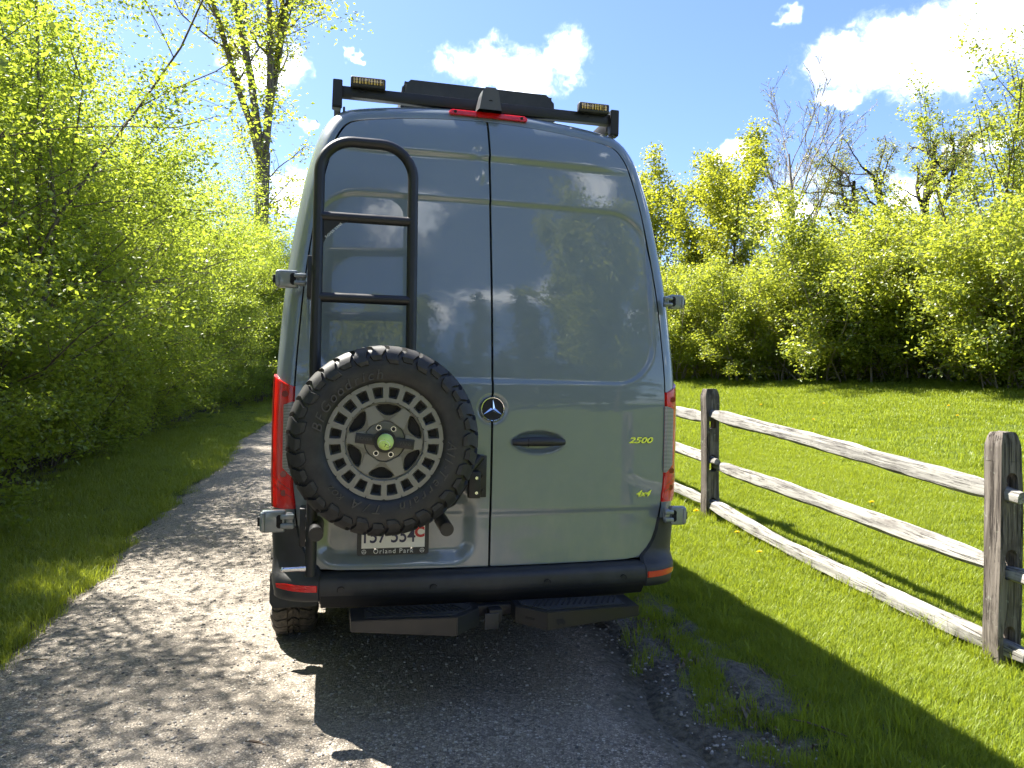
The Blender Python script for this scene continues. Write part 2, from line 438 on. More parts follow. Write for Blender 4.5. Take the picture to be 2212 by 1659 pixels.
def bend(ly): return .006*np.maximum(0, np.asarray(ly, float)-12)**2*(np.asarray(ly) < 60)
def edge_left(ly): return bend(ly)-2.60+.05*np.sin(ly*.9)+.03*np.sin(ly*2.3+1)+.03*np.sin(ly*7.1)
def edge_right(ly): return bend(ly)+.80+.07*np.sin(ly*1.3+.5)+.05*np.sin(ly*3.1)+.025*np.sin(ly*8.3+2)
def fnoise(x, y, s, seed=0.0):
    """cheap smooth noise in numpy"""
    x = np.asarray(x, float)*s+seed*13.7; y = np.asarray(y, float)*s+seed*7.3
    xi = np.floor(x); yi = np.floor(y); fx = x-xi; fy = y-yi
    fx = fx*fx*(3-2*fx); fy = fy*fy*(3-2*fy)
    def h(a, b_):
        v = np.sin(a*127.1+b_*311.7)*43758.5453
        return v-np.floor(v)
    return (h(xi, yi)*(1-fx)+h(xi+1, yi)*fx)*(1-fy)+(h(xi, yi+1)*(1-fx)+h(xi+1, yi+1)*fx)*fy

def turf_amount(lx, ly):
    """1 where turf grows, 0 on bare soil"""
    n = fnoise(lx, ly, 2.6, 1)*.6+fnoise(lx, ly, 7, 2)*.4
    er = edge_right(ly)
    near = sst(2.2, .2, ly)           # worn beside the wheel tracks
    start = er-.06+.14*near*sst(-6, -1.5, ly)
    k = sst(start-.10, start+.40, lx+(n-.5)*.85)
    worn = near*sst(2.1, 1.2, lx)*sst(.46, .62, n)*.95
    right = np.clip(k-worn, 0, 1)
    right *= 1-.95*sst(7.6, 9.0, lx+.42*(ly-14.7)*.9)*0
    left = sst(.14, -.10, lx-edge_left(ly)+(n-.5)*.22)*(1-.85*sst(-3.9, -4.9, lx-bend(ly)+(n-.5)))
    return np.where(lx > -1, right, left)

def axis_vals(lo, hi, fine_lo, fine_hi, fine, growth=1.18):
    v = list(np.arange(fine_lo, fine_hi, fine)); s = fine; x = v[-1]
    while x < hi: s *= growth; x += s; v.append(x)
    s = fine; x = v[0]; pre = []
    while x > lo: s *= growth; x -= s; pre.append(x)
    return np.array(pre[::-1]+v)
def build_ground():
    xs = axis_vals(-140, 140, -4.5, 4.5, .06); ys = axis_vals(-120, 170, -4, 6, .07)
    X, Y = np.meshgrid(xs, ys)
    Z = ground_z(X, Y)
    near = (np.abs(X) < 30) & (np.abs(Y) < 40)
    Z = Z+np.where(near, (fnoise(X, Y, 1.2, 3)-.5)*.05+(fnoise(X, Y, 5, 4)-.5)*.02, 0)
    inpath = sst(-.12, .12, X-edge_left(Y))*sst(.12, -.12, X-edge_right(Y))
    Z = Z*(1-inpath)+(path_z(Y)-.05)*inpath
    # wheel rut and clods in the worn strip beside the path
    soil = (1-turf_amount(X, Y))*sst(.6, .9, X)*sst(2.6, 1.9, X)*sst(-8, -4, Y)*sst(6, 2, Y)
    Z = Z+soil*((fnoise(X, Y, 9, 5)-.5)*.03+(fnoise(X, Y, 17, 6)-.5)*.018-.03*np.exp(-((X-1.12-.05*np.sin(Y*2))/.10)**2)+.03*np.exp(-((X-1.30-.05*np.sin(Y*2))/.07)**2))
    V = np.stack([VX+X*CY-Y*SY, VY+X*SY+Y*CY, Z], -1).reshape(-1, 3)
    ny, nx = X.shape
    idx = np.arange(nx*ny).reshape(ny, nx)
    F = np.stack([idx[:-1, :-1], idx[:-1, 1:], idx[1:, 1:], idx[1:, :-1]], -1).reshape(-1, 4)
    T = turf_amount(X, Y)
    o = link('ground', np_mesh('ground', V, F, attr=T.ravel()), M['ground'])
    tag(o, 'grassy soil ground under the lawn and shrubs', None, None, 'structure')
def build_path():
    ys = axis_vals(-60, 44, -4, 8, .06, 1.12)
    t = np.linspace(0, 1, 40)
    rows = []; ea = []
    for y in ys:
        a, b = float(edge_left(y)), float(edge_right(y))
        x = a+(b-a)*t
        z = path_z(y)+.006+.03*(1-(2*t-1)**2)*.5-.05*(sst(.05, 0, t)+sst(.95, 1, t))+(fnoise(x, y+0*x, 3, 8)-.5)*.018
        # the path bends right far ahead
        rows.append(np.stack([VX+x*CY-y*SY, VY+x*SY+y*CY, z], -1)); ea.append(np.maximum(sst(.05, 0, t)*.7, sst(.86, 1.0, t)*.9))
    V = np.array(rows); ny, nx = V.shape[:2]
    idx = np.arange(nx*ny).reshape(ny, nx)
    F = np.stack([idx[:-1, :-1], idx[:-1, 1:], idx[1:, 1:], idx[1:, :-1]], -1).reshape(-1, 4)
    o = link('path', np_mesh('path', V.reshape(-1, 3), F, attr=np.array(ea).ravel()), M['path'])
    tag(o, 'pale gravel path dappled with leaf shade', None, None, 'structure')
build_ground(); build_path()

# ------------------------------------------------------------------ the van
def interp(tab, z):
    zs = [a for a, _ in tab]; vs = [b for _, b in tab]
    return float(np.interp(z, zs, vs))
LEAN = [(0, 0), (1.45, 0), (1.6, .010), (1.95, .058), (2.44, .150), (2.70, .210), (2.85, .275), (2.93, .335), (3.05, .40)]
_zz = np.linspace(0, 3.1, 400); _ll = np.interp(_zz, [a for a, _ in LEAN], [b for _, b in LEAN])
_k = np.hanning(31); _k /= _k.sum(); _ll = np.convolve(np.pad(_ll, 15, mode='edge'), _k, 'valid')
def rear_y(x, z): return np.interp(z, _zz, _ll)+.055*np.asarray(x)**2
SIL = [(.985, .535), (1.0, .62), (1.015, .9), (1.02, 1.2), (1.018, 1.5), (1.002, 1.79), (.985, 2.01), (.955, 2.25), (.915, 2.5), (.868, 2.7), (.835, 2.79), (.785, 2.865), (.70, 2.915), (.50, 2.95), (.25, 2.975), (0, 2.985)]
def spline(P, n):
    P = [Vector((*p, 0)) for p in P]; out = []
    for i in range(len(P)-1):
        p0, p1, p2, p3 = P[max(i-1, 0)], P[i], P[i+1], P[min(i+2, len(P)-1)]
        for k in range(24):
            t = k/24; t2, t3 = t*t, t*t*t
            out.append(.5*((2*p1)+(p2-p0)*t+(2*p0-5*p1+4*p2-p3)*t2+(3*p1-p0-3*p2+p3)*t3))
    out.append(P[-1])
    A = np.array([(p.x, p.y) for p in out]); d = np.r_[0, np.cumsum(np.hypot(*np.diff(A, axis=0).T))]
    s = np.linspace(0, d[-1], n)
    return np.stack([np.interp(s, d, A[:, 0]), np.interp(s, d, A[:, 1])], -1)
NS = 90
SILP = spline(SIL, NS)
tng = np.gradient(SILP, axis=0); tng /= np.linalg.norm(tng, axis=1)[:, None]
NRM = np.stack([tng[:, 1], -tng[:, 0]], -1)
LOWX = [(.53, .80), (.655, .80), (.68, .842), (.72, .872), (.80, .900), (.90, .915), (1.05, .927)]
RING0 = SILP-NRM*.088
for i, (x, z) in enumerate(SILP):
    if z < 1.05:
        k = sst(.95, 1.05, z)
        RING0[i] = (interp(LOWX, z)*(1-k)+RING0[i][0]*k, z)
def ring(f, off=0.0, rad=.12):
    """points (x, y, z) of the rear corner surface, f = 0 at the door gap, 1 on the flank"""
    a = f*math.pi/2
    xz = RING0+(SILP-RING0)*math.sin(a)
    y = rear_y(RING0[:, 0], RING0[:, 1])+rad*(1-math.cos(a))
    return np.stack([xz[:, 0]+NRM[:, 0]*off*math.sin(a), y-off*math.cos(a), xz[:, 1]+NRM[:, 1]*off*math.sin(a)], -1)
def mirror(P): return np.stack([-P[:, 0], P[:, 1], P[:, 2]], -1)
def full(P): return np.concatenate([P, mirror(P)[::-1][1:]])

van = empty('camper_van', W(-.022, -.08, -.016), None, (0, R(1.2), YAW))   # leans a little onto the soft edge of the path
tag(van, 'grey blue high-roof camper van parked on the gravel path, seen from behind', 'van')

def van_body():
    rows = [full(ring(f)) for f in (0, .12, .25, .4, .55, .7, .85, 1)]
    base = full(ring(1))
    for y, cap, sx in ((.5, 9, 1), (1.5, 9, 1), (3.0, 9, 1), (4.3, 2.98, .995), (4.75, 2.72, .985), (5.2, 2.1, .96), (5.45, 1.55, .94), (5.9, 1.28, .88), (6.02, 1.0, .78)):
        P = base.copy(); P[:, 1] = y; P[:, 0] *= sx
        z = P[:, 2]; P[:, 2] = np.where(cap < 5, .45+(z-.45)*(cap-.45)/(2.985-.45), z); rows.append(P)
    m = MB(); m.grid([[tuple(p) for p in r] for r in rows])
    nose = rows[-1]; m.bm.faces.new([m.bm.verts.new(tuple(p)) for p in nose])
    body = m.build('body_shell', M['paint'], van, angle=50)
    # roof seams left and right
    for s in (-1, 1):
        pts = [(s*.73, float(rear_y(.73, 2.9))+.02, 2.914), (s*.73, .6, 2.914), (s*.73, 4.2, 2.914)]
        MB().tube(pts, .006, 6).build('roof_drip_rail', M['plastic'], body)
def coons(edge_b, edge_r, edge_t, edge_l, n, m):
    def rs(P, k):
        P = np.asarray(P, float); d = np.r_[0, np.cumsum(np.hypot(*np.diff(P, axis=0).T))]; s = np.linspace(0, d[-1], k)
        return np.stack([np.interp(s, d, P[:, 0]), np.interp(s, d, P[:, 1])], -1)
    B, T = rs(edge_b, n), rs(edge_t, n); L_, R_ = rs(edge_l, m), rs(edge_r, m)
    s = np.linspace(0, 1, n)[None, :, None]; t = np.linspace(0, 1, m)[:, None, None]
    ruled = (1-t)*B[None]+t*T[None]+(1-s)*L_[:, None]+s*R_[:, None]
    bil = (1-s)*(1-t)*B[0]+s*(1-t)*B[-1]+(1-s)*t*T[0]+s*t*T[-1]
    return ruled-bil
def rrsd(x, z, cx, cz, hx, hz, r):
    qx = np.abs(x-cx)-hx+r; qz = np.abs(z-cz)-hz+r
    return np.hypot(np.maximum(qx, 0), np.maximum(qz, 0))+np.minimum(np.maximum(qx, qz), 0)-r
def relief(x, z, side):
    """how far the pressed steel stands out (+) or is sunk (-)"""
    h = np.zeros_like(x)
    d = rrsd(x, z, 0, 1.985, .862, .452, .21)
    h -= .013*sst(.014, -.014, d)
    h += .020*sst(2.65, 2.69, z)*sst(.86, .55, np.abs(x))
    h -= .007*sst(.912, .872, z)
    if side < 0:
        d = rrsd(x, z, -.445, .825, .36, .155, .09)
        h -= .035*sst(.03, -.055, d)
        h -= .010*np.exp(-((x+.055)**2+(z-2.70)**2)/(.028**2))
        h += .004*np.exp(-((x+.05)**2/(.02**2)+(z-2.58)**2/(.06**2)))
        h -= .004*np.exp(-((x+.03)**2/(.03**2)+(z-2.53)**2/(.03**2)))
    else:
        e = np.hypot((x-.235)/.138, (z-1.237)/.058)
        h -= .026*sst(1.0, .70, e)
    e = np.hypot(x, z-1.397)
    h -= .008*sst(.074, .062, e)
    return h
def door_pts(side, n, m, grow=0.0, back=0.0, rel=True):
    i0 = int(np.argmin(np.abs(SILP[:, 1]-.655)))
    edge = RING0[i0:]-NRM[i0:]*(np.interp(RING0[i0:, 1], [2.6, 2.8], [.007, .012])[:, None]-grow)
    top = int(np.argmin(np.abs(edge[:, 0]-.735)+(edge[:, 1] < 2)*9))
    seam = .0055-grow
    R_ = edge[:top+1]; T_ = edge[top:][::-1].copy(); T_[0] = (seam, T_[0][1])
    zb = .634-grow
    B_ = [(seam, zb), (.6, zb), (.72, zb+.002), (.77, zb+.008), tuple(R_[0])]
    L_ = [(seam, zb), (seam, T_[0][1])]
    G = coons(B_, R_, T_, L_, n, m)
    x, z = G[..., 0]*side, G[..., 1]
    y = rear_y(x, z)+back
    if rel: y = y-relief(x, z, side)
    return np.stack([x, y, z], -1)
def van_doors():
    for side, label in ((-1, 'rear door behind the spare wheel, dented near its top'), (1, 'plain rear door with black pull handle')):
        P = door_pts(side, 104, 300)
        ny, nx = P.shape[:2]
        idx = np.arange(nx*ny).reshape(ny, nx)
        F = np.stack([idx[:-1, :-1], idx[:-1, 1:], idx[1:, 1:], idx[1:, :-1]], -1).reshape(-1, 4)
        # folded edge all round so that the skin has thickness
        loop = np.r_[idx[0, :], idx[1:, -1], idx[-1, ::-1][1:], idx[::-1, 0][1:-1]]
        V = P.reshape(-1, 3); Vb = V[loop].copy(); Vb[:, 1] += .022
        b0 = len(V); n = len(loop)
        F2 = np.array([(loop[k], b0+k, b0+(k+1) % n, loop[(k+1) % n]) for k in range(n)])
        F = np.concatenate([F, F2])
        if side < 0: F = F[:, ::-1]
        me = np_mesh('rear_door', np.concatenate([V, Vb]), F)
        me.set_sharp_from_angle(angle=R(50))
        d = link('rear_door', me, M['paint'], van); tag(d, label)
        Q = door_pts(side, 20, 50, .012, .075, False)
        MB().grid([[tuple(p) for p in r] for r in Q]).build('door_gap_shade', M['black'], d)  # black sheet added behind the door skin to paint the gaps' shade
        if side > 0:
            y0 = float(rear_y(.235, 1.237))
            h = MB()
            pts = [(.105+.26*k/14, y0-.008-.014*math.sin(math.pi*k/14)**.6, 1.237+.004*math.sin(math.pi*k/14)) for k in range(15)]
            h.tube(pts, .02, 14, radii=[.010+.0135*math.sin(math.pi*min(1, max(0, (k+.6)/15)))**.45 for k in range(15)])
            hd = h.build('pull_handle', M['plastic'], d)
            MB().box((.175, y0-.036, 1.237), (.003, .012, .04)).build('handle_joint', M['black'], d)
van_body(); van_doors()

def lamp_patch(side, z0, z1, f0, f1, off, n=10, top_slope=0.0, nz=40, bottom_slope=0.0):
    """rows over the rear corner between two heights"""
    fs = np.linspace(f0, f1, n); cols = [ring(f, off) for f in fs]
    rows = []
    for k in range(nz+1):
        row = []
        for f, c in zip(fs, cols):
            za = z0+bottom_slope*(f-f1); zb = z1+top_slope*(f-f1)
            z = za+(zb-za)*k/nz
            j = c[:NS-8]
            row.append((side*float(np.interp(z, j[:, 2], j[:, 0])), float(np.interp(z, j[:, 2], j[:, 1])), z))
        rows.append(row)
    return rows
def rim_wrap(m, rows, depth=.02):
    """lens surface with its edge folded back"""
    m.grid(rows)
    loop = [p for p in rows[0]]+[r[-1] for r in rows[1:]]+rows[-1][::-1][1:]+[r[0] for r in rows[::-1][1:-1]]
    n = len(loop)
    A = [m.bm.verts.new(p) for p in loop]; B = [m.bm.verts.new((p[0]*.985, p[1]+depth, p[2])) for p in loop]
    for k in range(n): m.bm.faces.new((A[k], B[k], B[(k+1) % n], A[(k+1) % n]))
    return m
def tail_lights():
    for s in (-1, 1):
        m = rim_wrap(MB(), lamp_patch(s, .925, 1.545, .02, .95, .010, 12, .06, 60))
        t = m.build('tail_light', M['redlens'], van, angle=60)
        # darker flank of the lens
        rim_wrap(MB(), lamp_patch(s, .935, 1.54, .76, .97, .0125, 6, .03, 40), .004).build('side_lens', M['darkred'], t, angle=60)
        rim_wrap(MB(), lamp_patch(s, 1.115, 1.405, .03, .27, .0145, 8, -.06, 40, .16), .006).build('reverse_lens', M['clearlens'], t, angle=60)
        rim_wrap(MB(), lamp_patch(s, .945, 1.055, .06, .5, .0135, 8, .0, 12, .0), .004).build('lower_lens', M['redlens'], t, angle=60)
        for z, f in ((1.455, .24), (1.085, .24), (.998, .24)):
            c = ring(f, .015); j = c[:NS-8]
            p = Vector((s*float(np.interp(z, j[:, 2], j[:, 0])), float(np.interp(z, j[:, 2], j[:, 1])), z))
            MB().cyl(p+Vector((0, .004, 0)), p+Vector((0, -.0012, 0)), .014, 20).build('bulb_well', M['darkred'], t)
        # joint lines between the lamp chambers
        for z in (1.10, 1.065):
            rr = lamp_patch(s, z-.002, z+.002, .04, .9, .014, 10, .10, 1, .10)
            MB().grid(rr).build('chamber_joint', M['darkred'], t)
tail_lights()

def bumper():
    def prof(x):
        b = .055*x*x
        return [(.03+b, .6285), (-.03+b, .627), (-.060+b, .622), (-.070+b, .617), (-.078+b, .607), (-.081+b, .596), (-.083+b, .57), (-.081+b, .548), (-.074+b, .535), (-.062+b, .518), (-.050+b, .500), (-.03+b, .490), (.02+b, .482), (.16+b, .478)]
    m = MB(); xs = np.linspace(-.796, .796, 60)
    m.grid([[(x, y, z) for y, z in prof(x)] for x in xs])
    b = m.build('bumper', M['plastic'], van, angle=60)
    MB().grid([[(x, y+.006, z-.02) for y, z in prof(x)] for x in np.linspace(-.79, .79, 30)]).build('bumper_lining', M['black'], b)
    for s in (-1, 1):
        zs = [.512, .52, .535, .55, .575, .60, .615, .628, .65, .69, .73, .78, .83, .843]
        def bul(z): return .075*float(sst(.66, .60, z))-.03*float(sst(.53, .50, z))
        fs = np.linspace(0, 1, 12); rows = []
        for z in zs:
            row = []
            for f in fs:
                c = ring(f, .010); j = c[:40]
                x = float(np.interp(z, j[:, 2], j[:, 0])); y = float(np.interp(z, j[:, 2], j[:, 1]))
                y -= bul(z)*math.cos(f*math.pi/2)**.8; x += .012*float(sst(.68, .58, z))*math.sin(f*math.pi/2)
                row.append((s*x, y, z))
            last = row[-1]
            row += [(last[0], .35, z), (last[0]*1.0, .72, z)]
            rows.append(row)
        m = MB(); rim_wrap(m, rows, .02)
        c = m.build('bumper_corner', M['plastic'], van, angle=60)
        # red reflector strip, tapering outwards
        rw = []
        for k in range(9):
            u = k/8; f = .02+.66*u
            q = ring(f, .010)[:40]
            za, zb = .560+.006*u, .590+.005*u-.012*max(0, u-.7)/.3
            r_ = []
            for z in (za, (za+zb)/2, zb):
                x = float(np.interp(z, q[:, 2], q[:, 0])); y = float(np.interp(z, q[:, 2], q[:, 1]))
                y -= bul(z)*math.cos(f*math.pi/2)**.8+.003; x += .012*math.sin(f*math.pi/2)+.002
                r_.append((s*x, y, z))
            rw.append(r_)
        rim_wrap(MB(), rw, .012).build('red_reflector', M['reflector'], c, angle=60)
    for x in (-.70, -.28, .27, .67):
        y = -.082+.055*x*x
        MB().cyl((x, y+.01, .568), (x, y-.0005, .566), .0185, 24).build('sensor_ring', M['black'], b)
        MB().cyl((x, y+.01, .568), (x, y-.003, .566), .0145, 24, bevel=.002).build('parking_sensor', M['plastic'], b)
bumper()

def underside():
    MB().box((0, 2.7, .52), (1.84, 5.0, .14), .02).build('underbody_blocker', M['black'], van)  # plain black box added to block light under the floor
    m = MB(); m.cyl((-.85, 1.16, .40), (.85, 1.16, .40), .045, 14); m.sphere((0, 1.16, .40), .13, 16)
    m.box((-.52, .9, .50), (.07, 1.5, .09), .01); m.box((.52, .9, .50), (.07, 1.5, .09), .01)
    m.build('rear_axle', M['black'], van)
    m = MB(); m.cyl((.45, .25, .42), (.45, 1.0, .44), .035, 14); m.build('exhaust_pipe', M['steel'], van)
    for s in (-1, 1):
        m = MB()
        m.prism([(-.115, .0), (.115, .0), (.13, -.03), (.13, -.165), (.11, -.195), (-.11, -.195), (-.13, -.165), (-.13, -.03)], lambda p, d: (s*.93+p[0], .62+d+.12*(p[1]), .50+p[1]), 0, .012, .002)
        m.build('mud_flap', M['plastic'], van)
        for yc in (1.16, 4.83):
            m = MB()
            pts = [(s*1.005, yc+.47*math.cos(a), .42+.47*math.sin(a)) for a in np.linspace(.05, math.pi-.05, 24)]
            m.tube(pts, .03, 8)
            m.build('wheel_arch_trim', M['plastic'], van)
underside()

# ---- tyres and wheels (axis along y, outer face towards -y)
TYRE = [(.248, -.088), (.252, -.104), (.268, -.114), (.300, -.1215), (.335, -.120), (.362, -.1125), (.382, -.099), (.3935, -.080), (.3955, -.04), (.396, 0)]
TYRE = TYRE+[(r, -y) for r, y in TYRE[::-1][1:]]
def tyre_mesh(name, mt, parent):
    m = MB(); m.lathe(TYRE+[(.235, .088), (.235, -.088)], 96, closed=True)
    return m.build(name, mt, parent, angle=50)
LUG = [(.331, -.1212), (.345, -.1178), (.362, -.1125), (.375, -.1045), (.384, -.0965), (.3925, -.083), (.3955, -.060), (.396, -.034)]
def lug_into(m, th, w, i0, i1, zig, h=.0135, mir=1, lean=0.0):
    """one tread lug: runs over the shoulder, zig-zag flanks"""
    idx = range(i0, i1+1); top, bot = [], []
    for q, i in enumerate(idx):
        r, y = LUG[i]
        a = LUG[max(i-1, 0)]; b = LUG[min(i+1, len(LUG)-1)]
        t = Vector((b[0]-a[0], b[1]-a[1])).normalized(); n = Vector((-t.y*1, t.x)); 
        if n.x < 0 and i > 3: n = -n
        if i <= 3 and n.y > 0: n = -n
        dz = zig[q % len(zig)]+lean*q
        hh = h*(.55 if i == i0 else 1)
        P, B = [], []
        for e in (-.5, .5):
            ww = w*(.8 if i == i0 else 1)
            ang = th+dz+e*ww
            def pt(o, ang=ang): return ((r+n.x*o)*math.cos(ang), mir*(y+n.y*o), (r+n.x*o)*math.sin(ang))
            P.append(m.bm.verts.new(pt(hh))); 
            ang2 = th+dz+e*ww*1.12
            B.append(m.bm.verts.new(pt(-.003, ang2)))
        top.append(P); bot.append(B)
    f = m.bm.faces.new
    for a in range(len(top)-1):
        f((top[a][0], top[a][1], top[a+1][1], top[a+1][0]))
        f((bot[a][0], top[a][0], top[a+1][0], bot[a+1][0])); f((top[a][1], bot[a][1], bot[a+1][1], top[a+1][1]))
    f((bot[0][0], bot[0][1], top[0][1], top[0][0])); f((top[-1][0], top[-1][1], bot[-1][1], bot[-1][0]))
def centre_block(m, th, y0, y1, w, sk):
    r0, r1 = .393, .4065
    c = []
    for r in (r0, r1):
        for (y, e) in ((y0, -.5), (y0, .5), ((y0+y1)/2+.006, .62), (y1, .5), (y1, -.5), ((y0+y1)/2-.006, -.38)):
            a = th+w*e+sk*(y-y0)
            c.append(m.bm.verts.new((r*math.cos(a), y, r*math.sin(a))))
    m.bm.faces.new(c[6:])
    for k in range(6): m.bm.faces.new((c[k], c[(k+1) % 6], c[6+(k+1) % 6], c[6+k]))
NL = 17
def tread_into(m, both=True):
    for k in range(NL):
        for mir in (1, -1) if both else (1,):
            sh = 0 if mir == 1 else math.pi/NL
            a = 2*math.pi*k/NL+sh
            lug_into(m, a, .150, 0, 7, (0, .02, .035, .02, -.005, .0, .03, .05), mir=mir)
            lug_into(m, a+math.pi/NL, .150, 2, 7, (.03, .01, -.015, 0, .03, .05), mir=mir)
    for k in range(NL*2):
        a = math.pi*k/NL
        centre_block(m, a, -.029, -.004, .13, 2.5); centre_block(m, a+.07, .004, .029, .13, -2.5)
def arc_text(body, r, a0, dirn, size, mt, name, parent, y, shear=.25, depth=.0036, adv=1.0, flip=False):
    """letters round the sidewall, read clockwise, tops outwards; a0 in degrees seen from -y side"""
    m = MB(); ang = a0
    for ch in body:
        if ch == ' ': ang -= math.degrees(size*.42/r); continue
        me = text_mesh(ch, size, depth, shear, .0, 'LEFT')
        xs = [v.co.x for v in me.vertices]; w = max(xs)-min(xs); x0 = min(xs)
        half = math.degrees(w/2/r)
        ang -= half
        # seen from behind: angle measured from +x towards +z; clockwise = decreasing angle
        a = R(ang-90)
        Mt = Matrix.Translation((r*math.cos(R(ang)), y, r*math.sin(R(ang)))) @ Matrix.Rotation(-a, 4, 'Y') @ FACE @ Matrix.Translation((-(x0+w/2), -size*.35, 0))
        m.mesh(me, Mt); bpy.data.meshes.remove(me)
        ang -= half+math.degrees(size*.11*adv/r)
    return m.build(name, mt, parent, smooth=False)

def plate_holes(m, outer, hole, y0, hole2=None, y2=0.0):
    """face between an outer loop and a hole loop (same count), then the walls of the pocket down to hole2"""
    A = [m.bm.verts.new((x, y0, z)) for x, z in outer]; B = [m.bm.verts.new((x, y0, z)) for x, z in hole]
    n = len(A)
    for k in range(n): m.bm.faces.new((A[k], A[(k+1) % n], B[(k+1) % n], B[k]))
    if hole2 is not None:
        C2 = [m.bm.verts.new((x, y2, z)) for x, z in hole2]
        for k in range(n): m.bm.faces.new((B[k], B[(k+1) % n], C2[(k+1) % n], C2[k]))
def polar(r, a): return (r*math.cos(a), r*math.sin(a))
def resample(loop, n):
    P = np.array(list(loop)+[loop[0]]); d = np.r_[0, np.cumsum(np.hypot(*np.diff(P, axis=0).T))]
    s = np.linspace(0, d[-1], n, endpoint=False)
    return list(zip(np.interp(s, d, P[:, 0]), np.interp(s, d, P[:, 1])))
def match(loop, ref_c, n=32):
    """loop re-sampled by angle about a centre, so that two loops bridge cleanly"""
    P = np.array(resample(loop, 400)); a = np.arctan2(P[:, 1]-ref_c[1], P[:, 0]-ref_c[0])
    out = []
    for k in range(n):
        t = -math.pi+2*math.pi*(k+.5)/n
        i = int(np.argmin(np.abs(np.angle(np.exp(1j*(a-t)))))); out.append(tuple(P[i]))
    return out
def alloy_wheel(parent, name='rim'):
    m = MB(); Y0 = -.098
    NP = 20
    for k in range(NP):
        a0, a1 = 2*math.pi*k/NP, 2*math.pi*(k+1)/NP; am = (a0+a1)/2
        cell = [polar(.168, a0+(a1-a0)*t/6) for t in range(7)]+[polar(.250, a1+(a0-a1)*t/6) for t in range(7)]
        wi, wo = .62*(a1-a0), .66*(a1-a0)
        pock = [polar(.184, am-wi/2), polar(.184, am), polar(.184, am+wi/2), polar(.232, am+wo/2), polar(.232, am), polar(.232, am-wo/2)]
        c = polar(.208, am)
        small = [(c[0]+(x-c[0])*.66, c[1]+(z-c[1])*.66) for x, z in pock]
        plate_holes(m, match(cell, c), match(pock, c), Y0, match(small, c), Y0+.030)
    # outer flange and inner step
    m.lathe([(.250, Y0), (.254, Y0+.004), (.254, Y0+.03)], 96)
    m.lathe([(.168, Y0), (.165, Y0+.003), (.163, Y0+.016)], 96)
    rim = m.build(name, M['alu'], parent, angle=30)
    # centre with six spokes
    m = MB()
    Y1 = Y0+.012
    for k in range(6):
        a0, a1 = 2*math.pi*(k-.5)/6+R(85), 2*math.pi*(k+.5)/6+R(85); am = (a0+a1)/2
        cell = [polar(.088, a0+(a1-a0)*t/10) for t in range(11)]+[polar(.164, a1+(a0-a1)*t/10) for t in range(11)]
        w = R(20)
        win = [polar(.112, am-R(7)), polar(.110, am), polar(.112, am+R(7)), polar(.126, am+R(15)), polar(.145, am+R(21)), polar(.156, am+w), polar(.160, am+R(15)), polar(.1605, am), polar(.160, am-R(15)), polar(.156, am-w), polar(.145, am-R(21)), polar(.126, am-R(15))]
        c = polar(.138, am)
        lip = [(c[0]+(x-c[0])*.84, c[1]+(z-c[1])*.84) for x, z in win]
        plate_holes(m, match(cell, c, 48), match(win, c, 48), Y1, match(lip, c, 48), Y1+.020)
    m.lathe([(.088, Y1), (.086, Y1+.004), (.0855, Y1+.008), (.084, Y1+.004), (.080, Y1+.003), (.045, Y1+.003)], 72)
    m.build('wheel_centre', M['alu_dark'], parent, angle=30)
    for k in range(6):
        a = R(85+30+60*k); ca, sa = math.cos(a), math.sin(a)
        pl = [(.084, -.037), (.120, -.028), (.158, -.021), (.160, 0), (.158, .021), (.120, .028), (.084, .037)]
        MB().prism(pl, lambda q, d: (q[0]*ca-q[1]*sa, d, q[0]*sa+q[1]*ca), Y1-.007, Y1+.004, .0028).build('spoke', M['alu'], parent)
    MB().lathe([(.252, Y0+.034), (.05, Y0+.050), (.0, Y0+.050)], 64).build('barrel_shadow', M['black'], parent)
    for k in range(6):
        a = R(85+30+60*k)
        x, z = .063*math.cos(a), .063*math.sin(a)
        MB().cyl((x, Y1+.006, z), (x, Y1+.0015, z), .0115, 20).build('lug_seat', M['steel'], parent)
        MB().cyl((x, Y1+.006, z), (x, Y1+.0006, z), .0085, 18).build('lug_hole', M['black'], parent)
    return rim
SPX, SPY, SPZ = -.535, -.235, 1.268
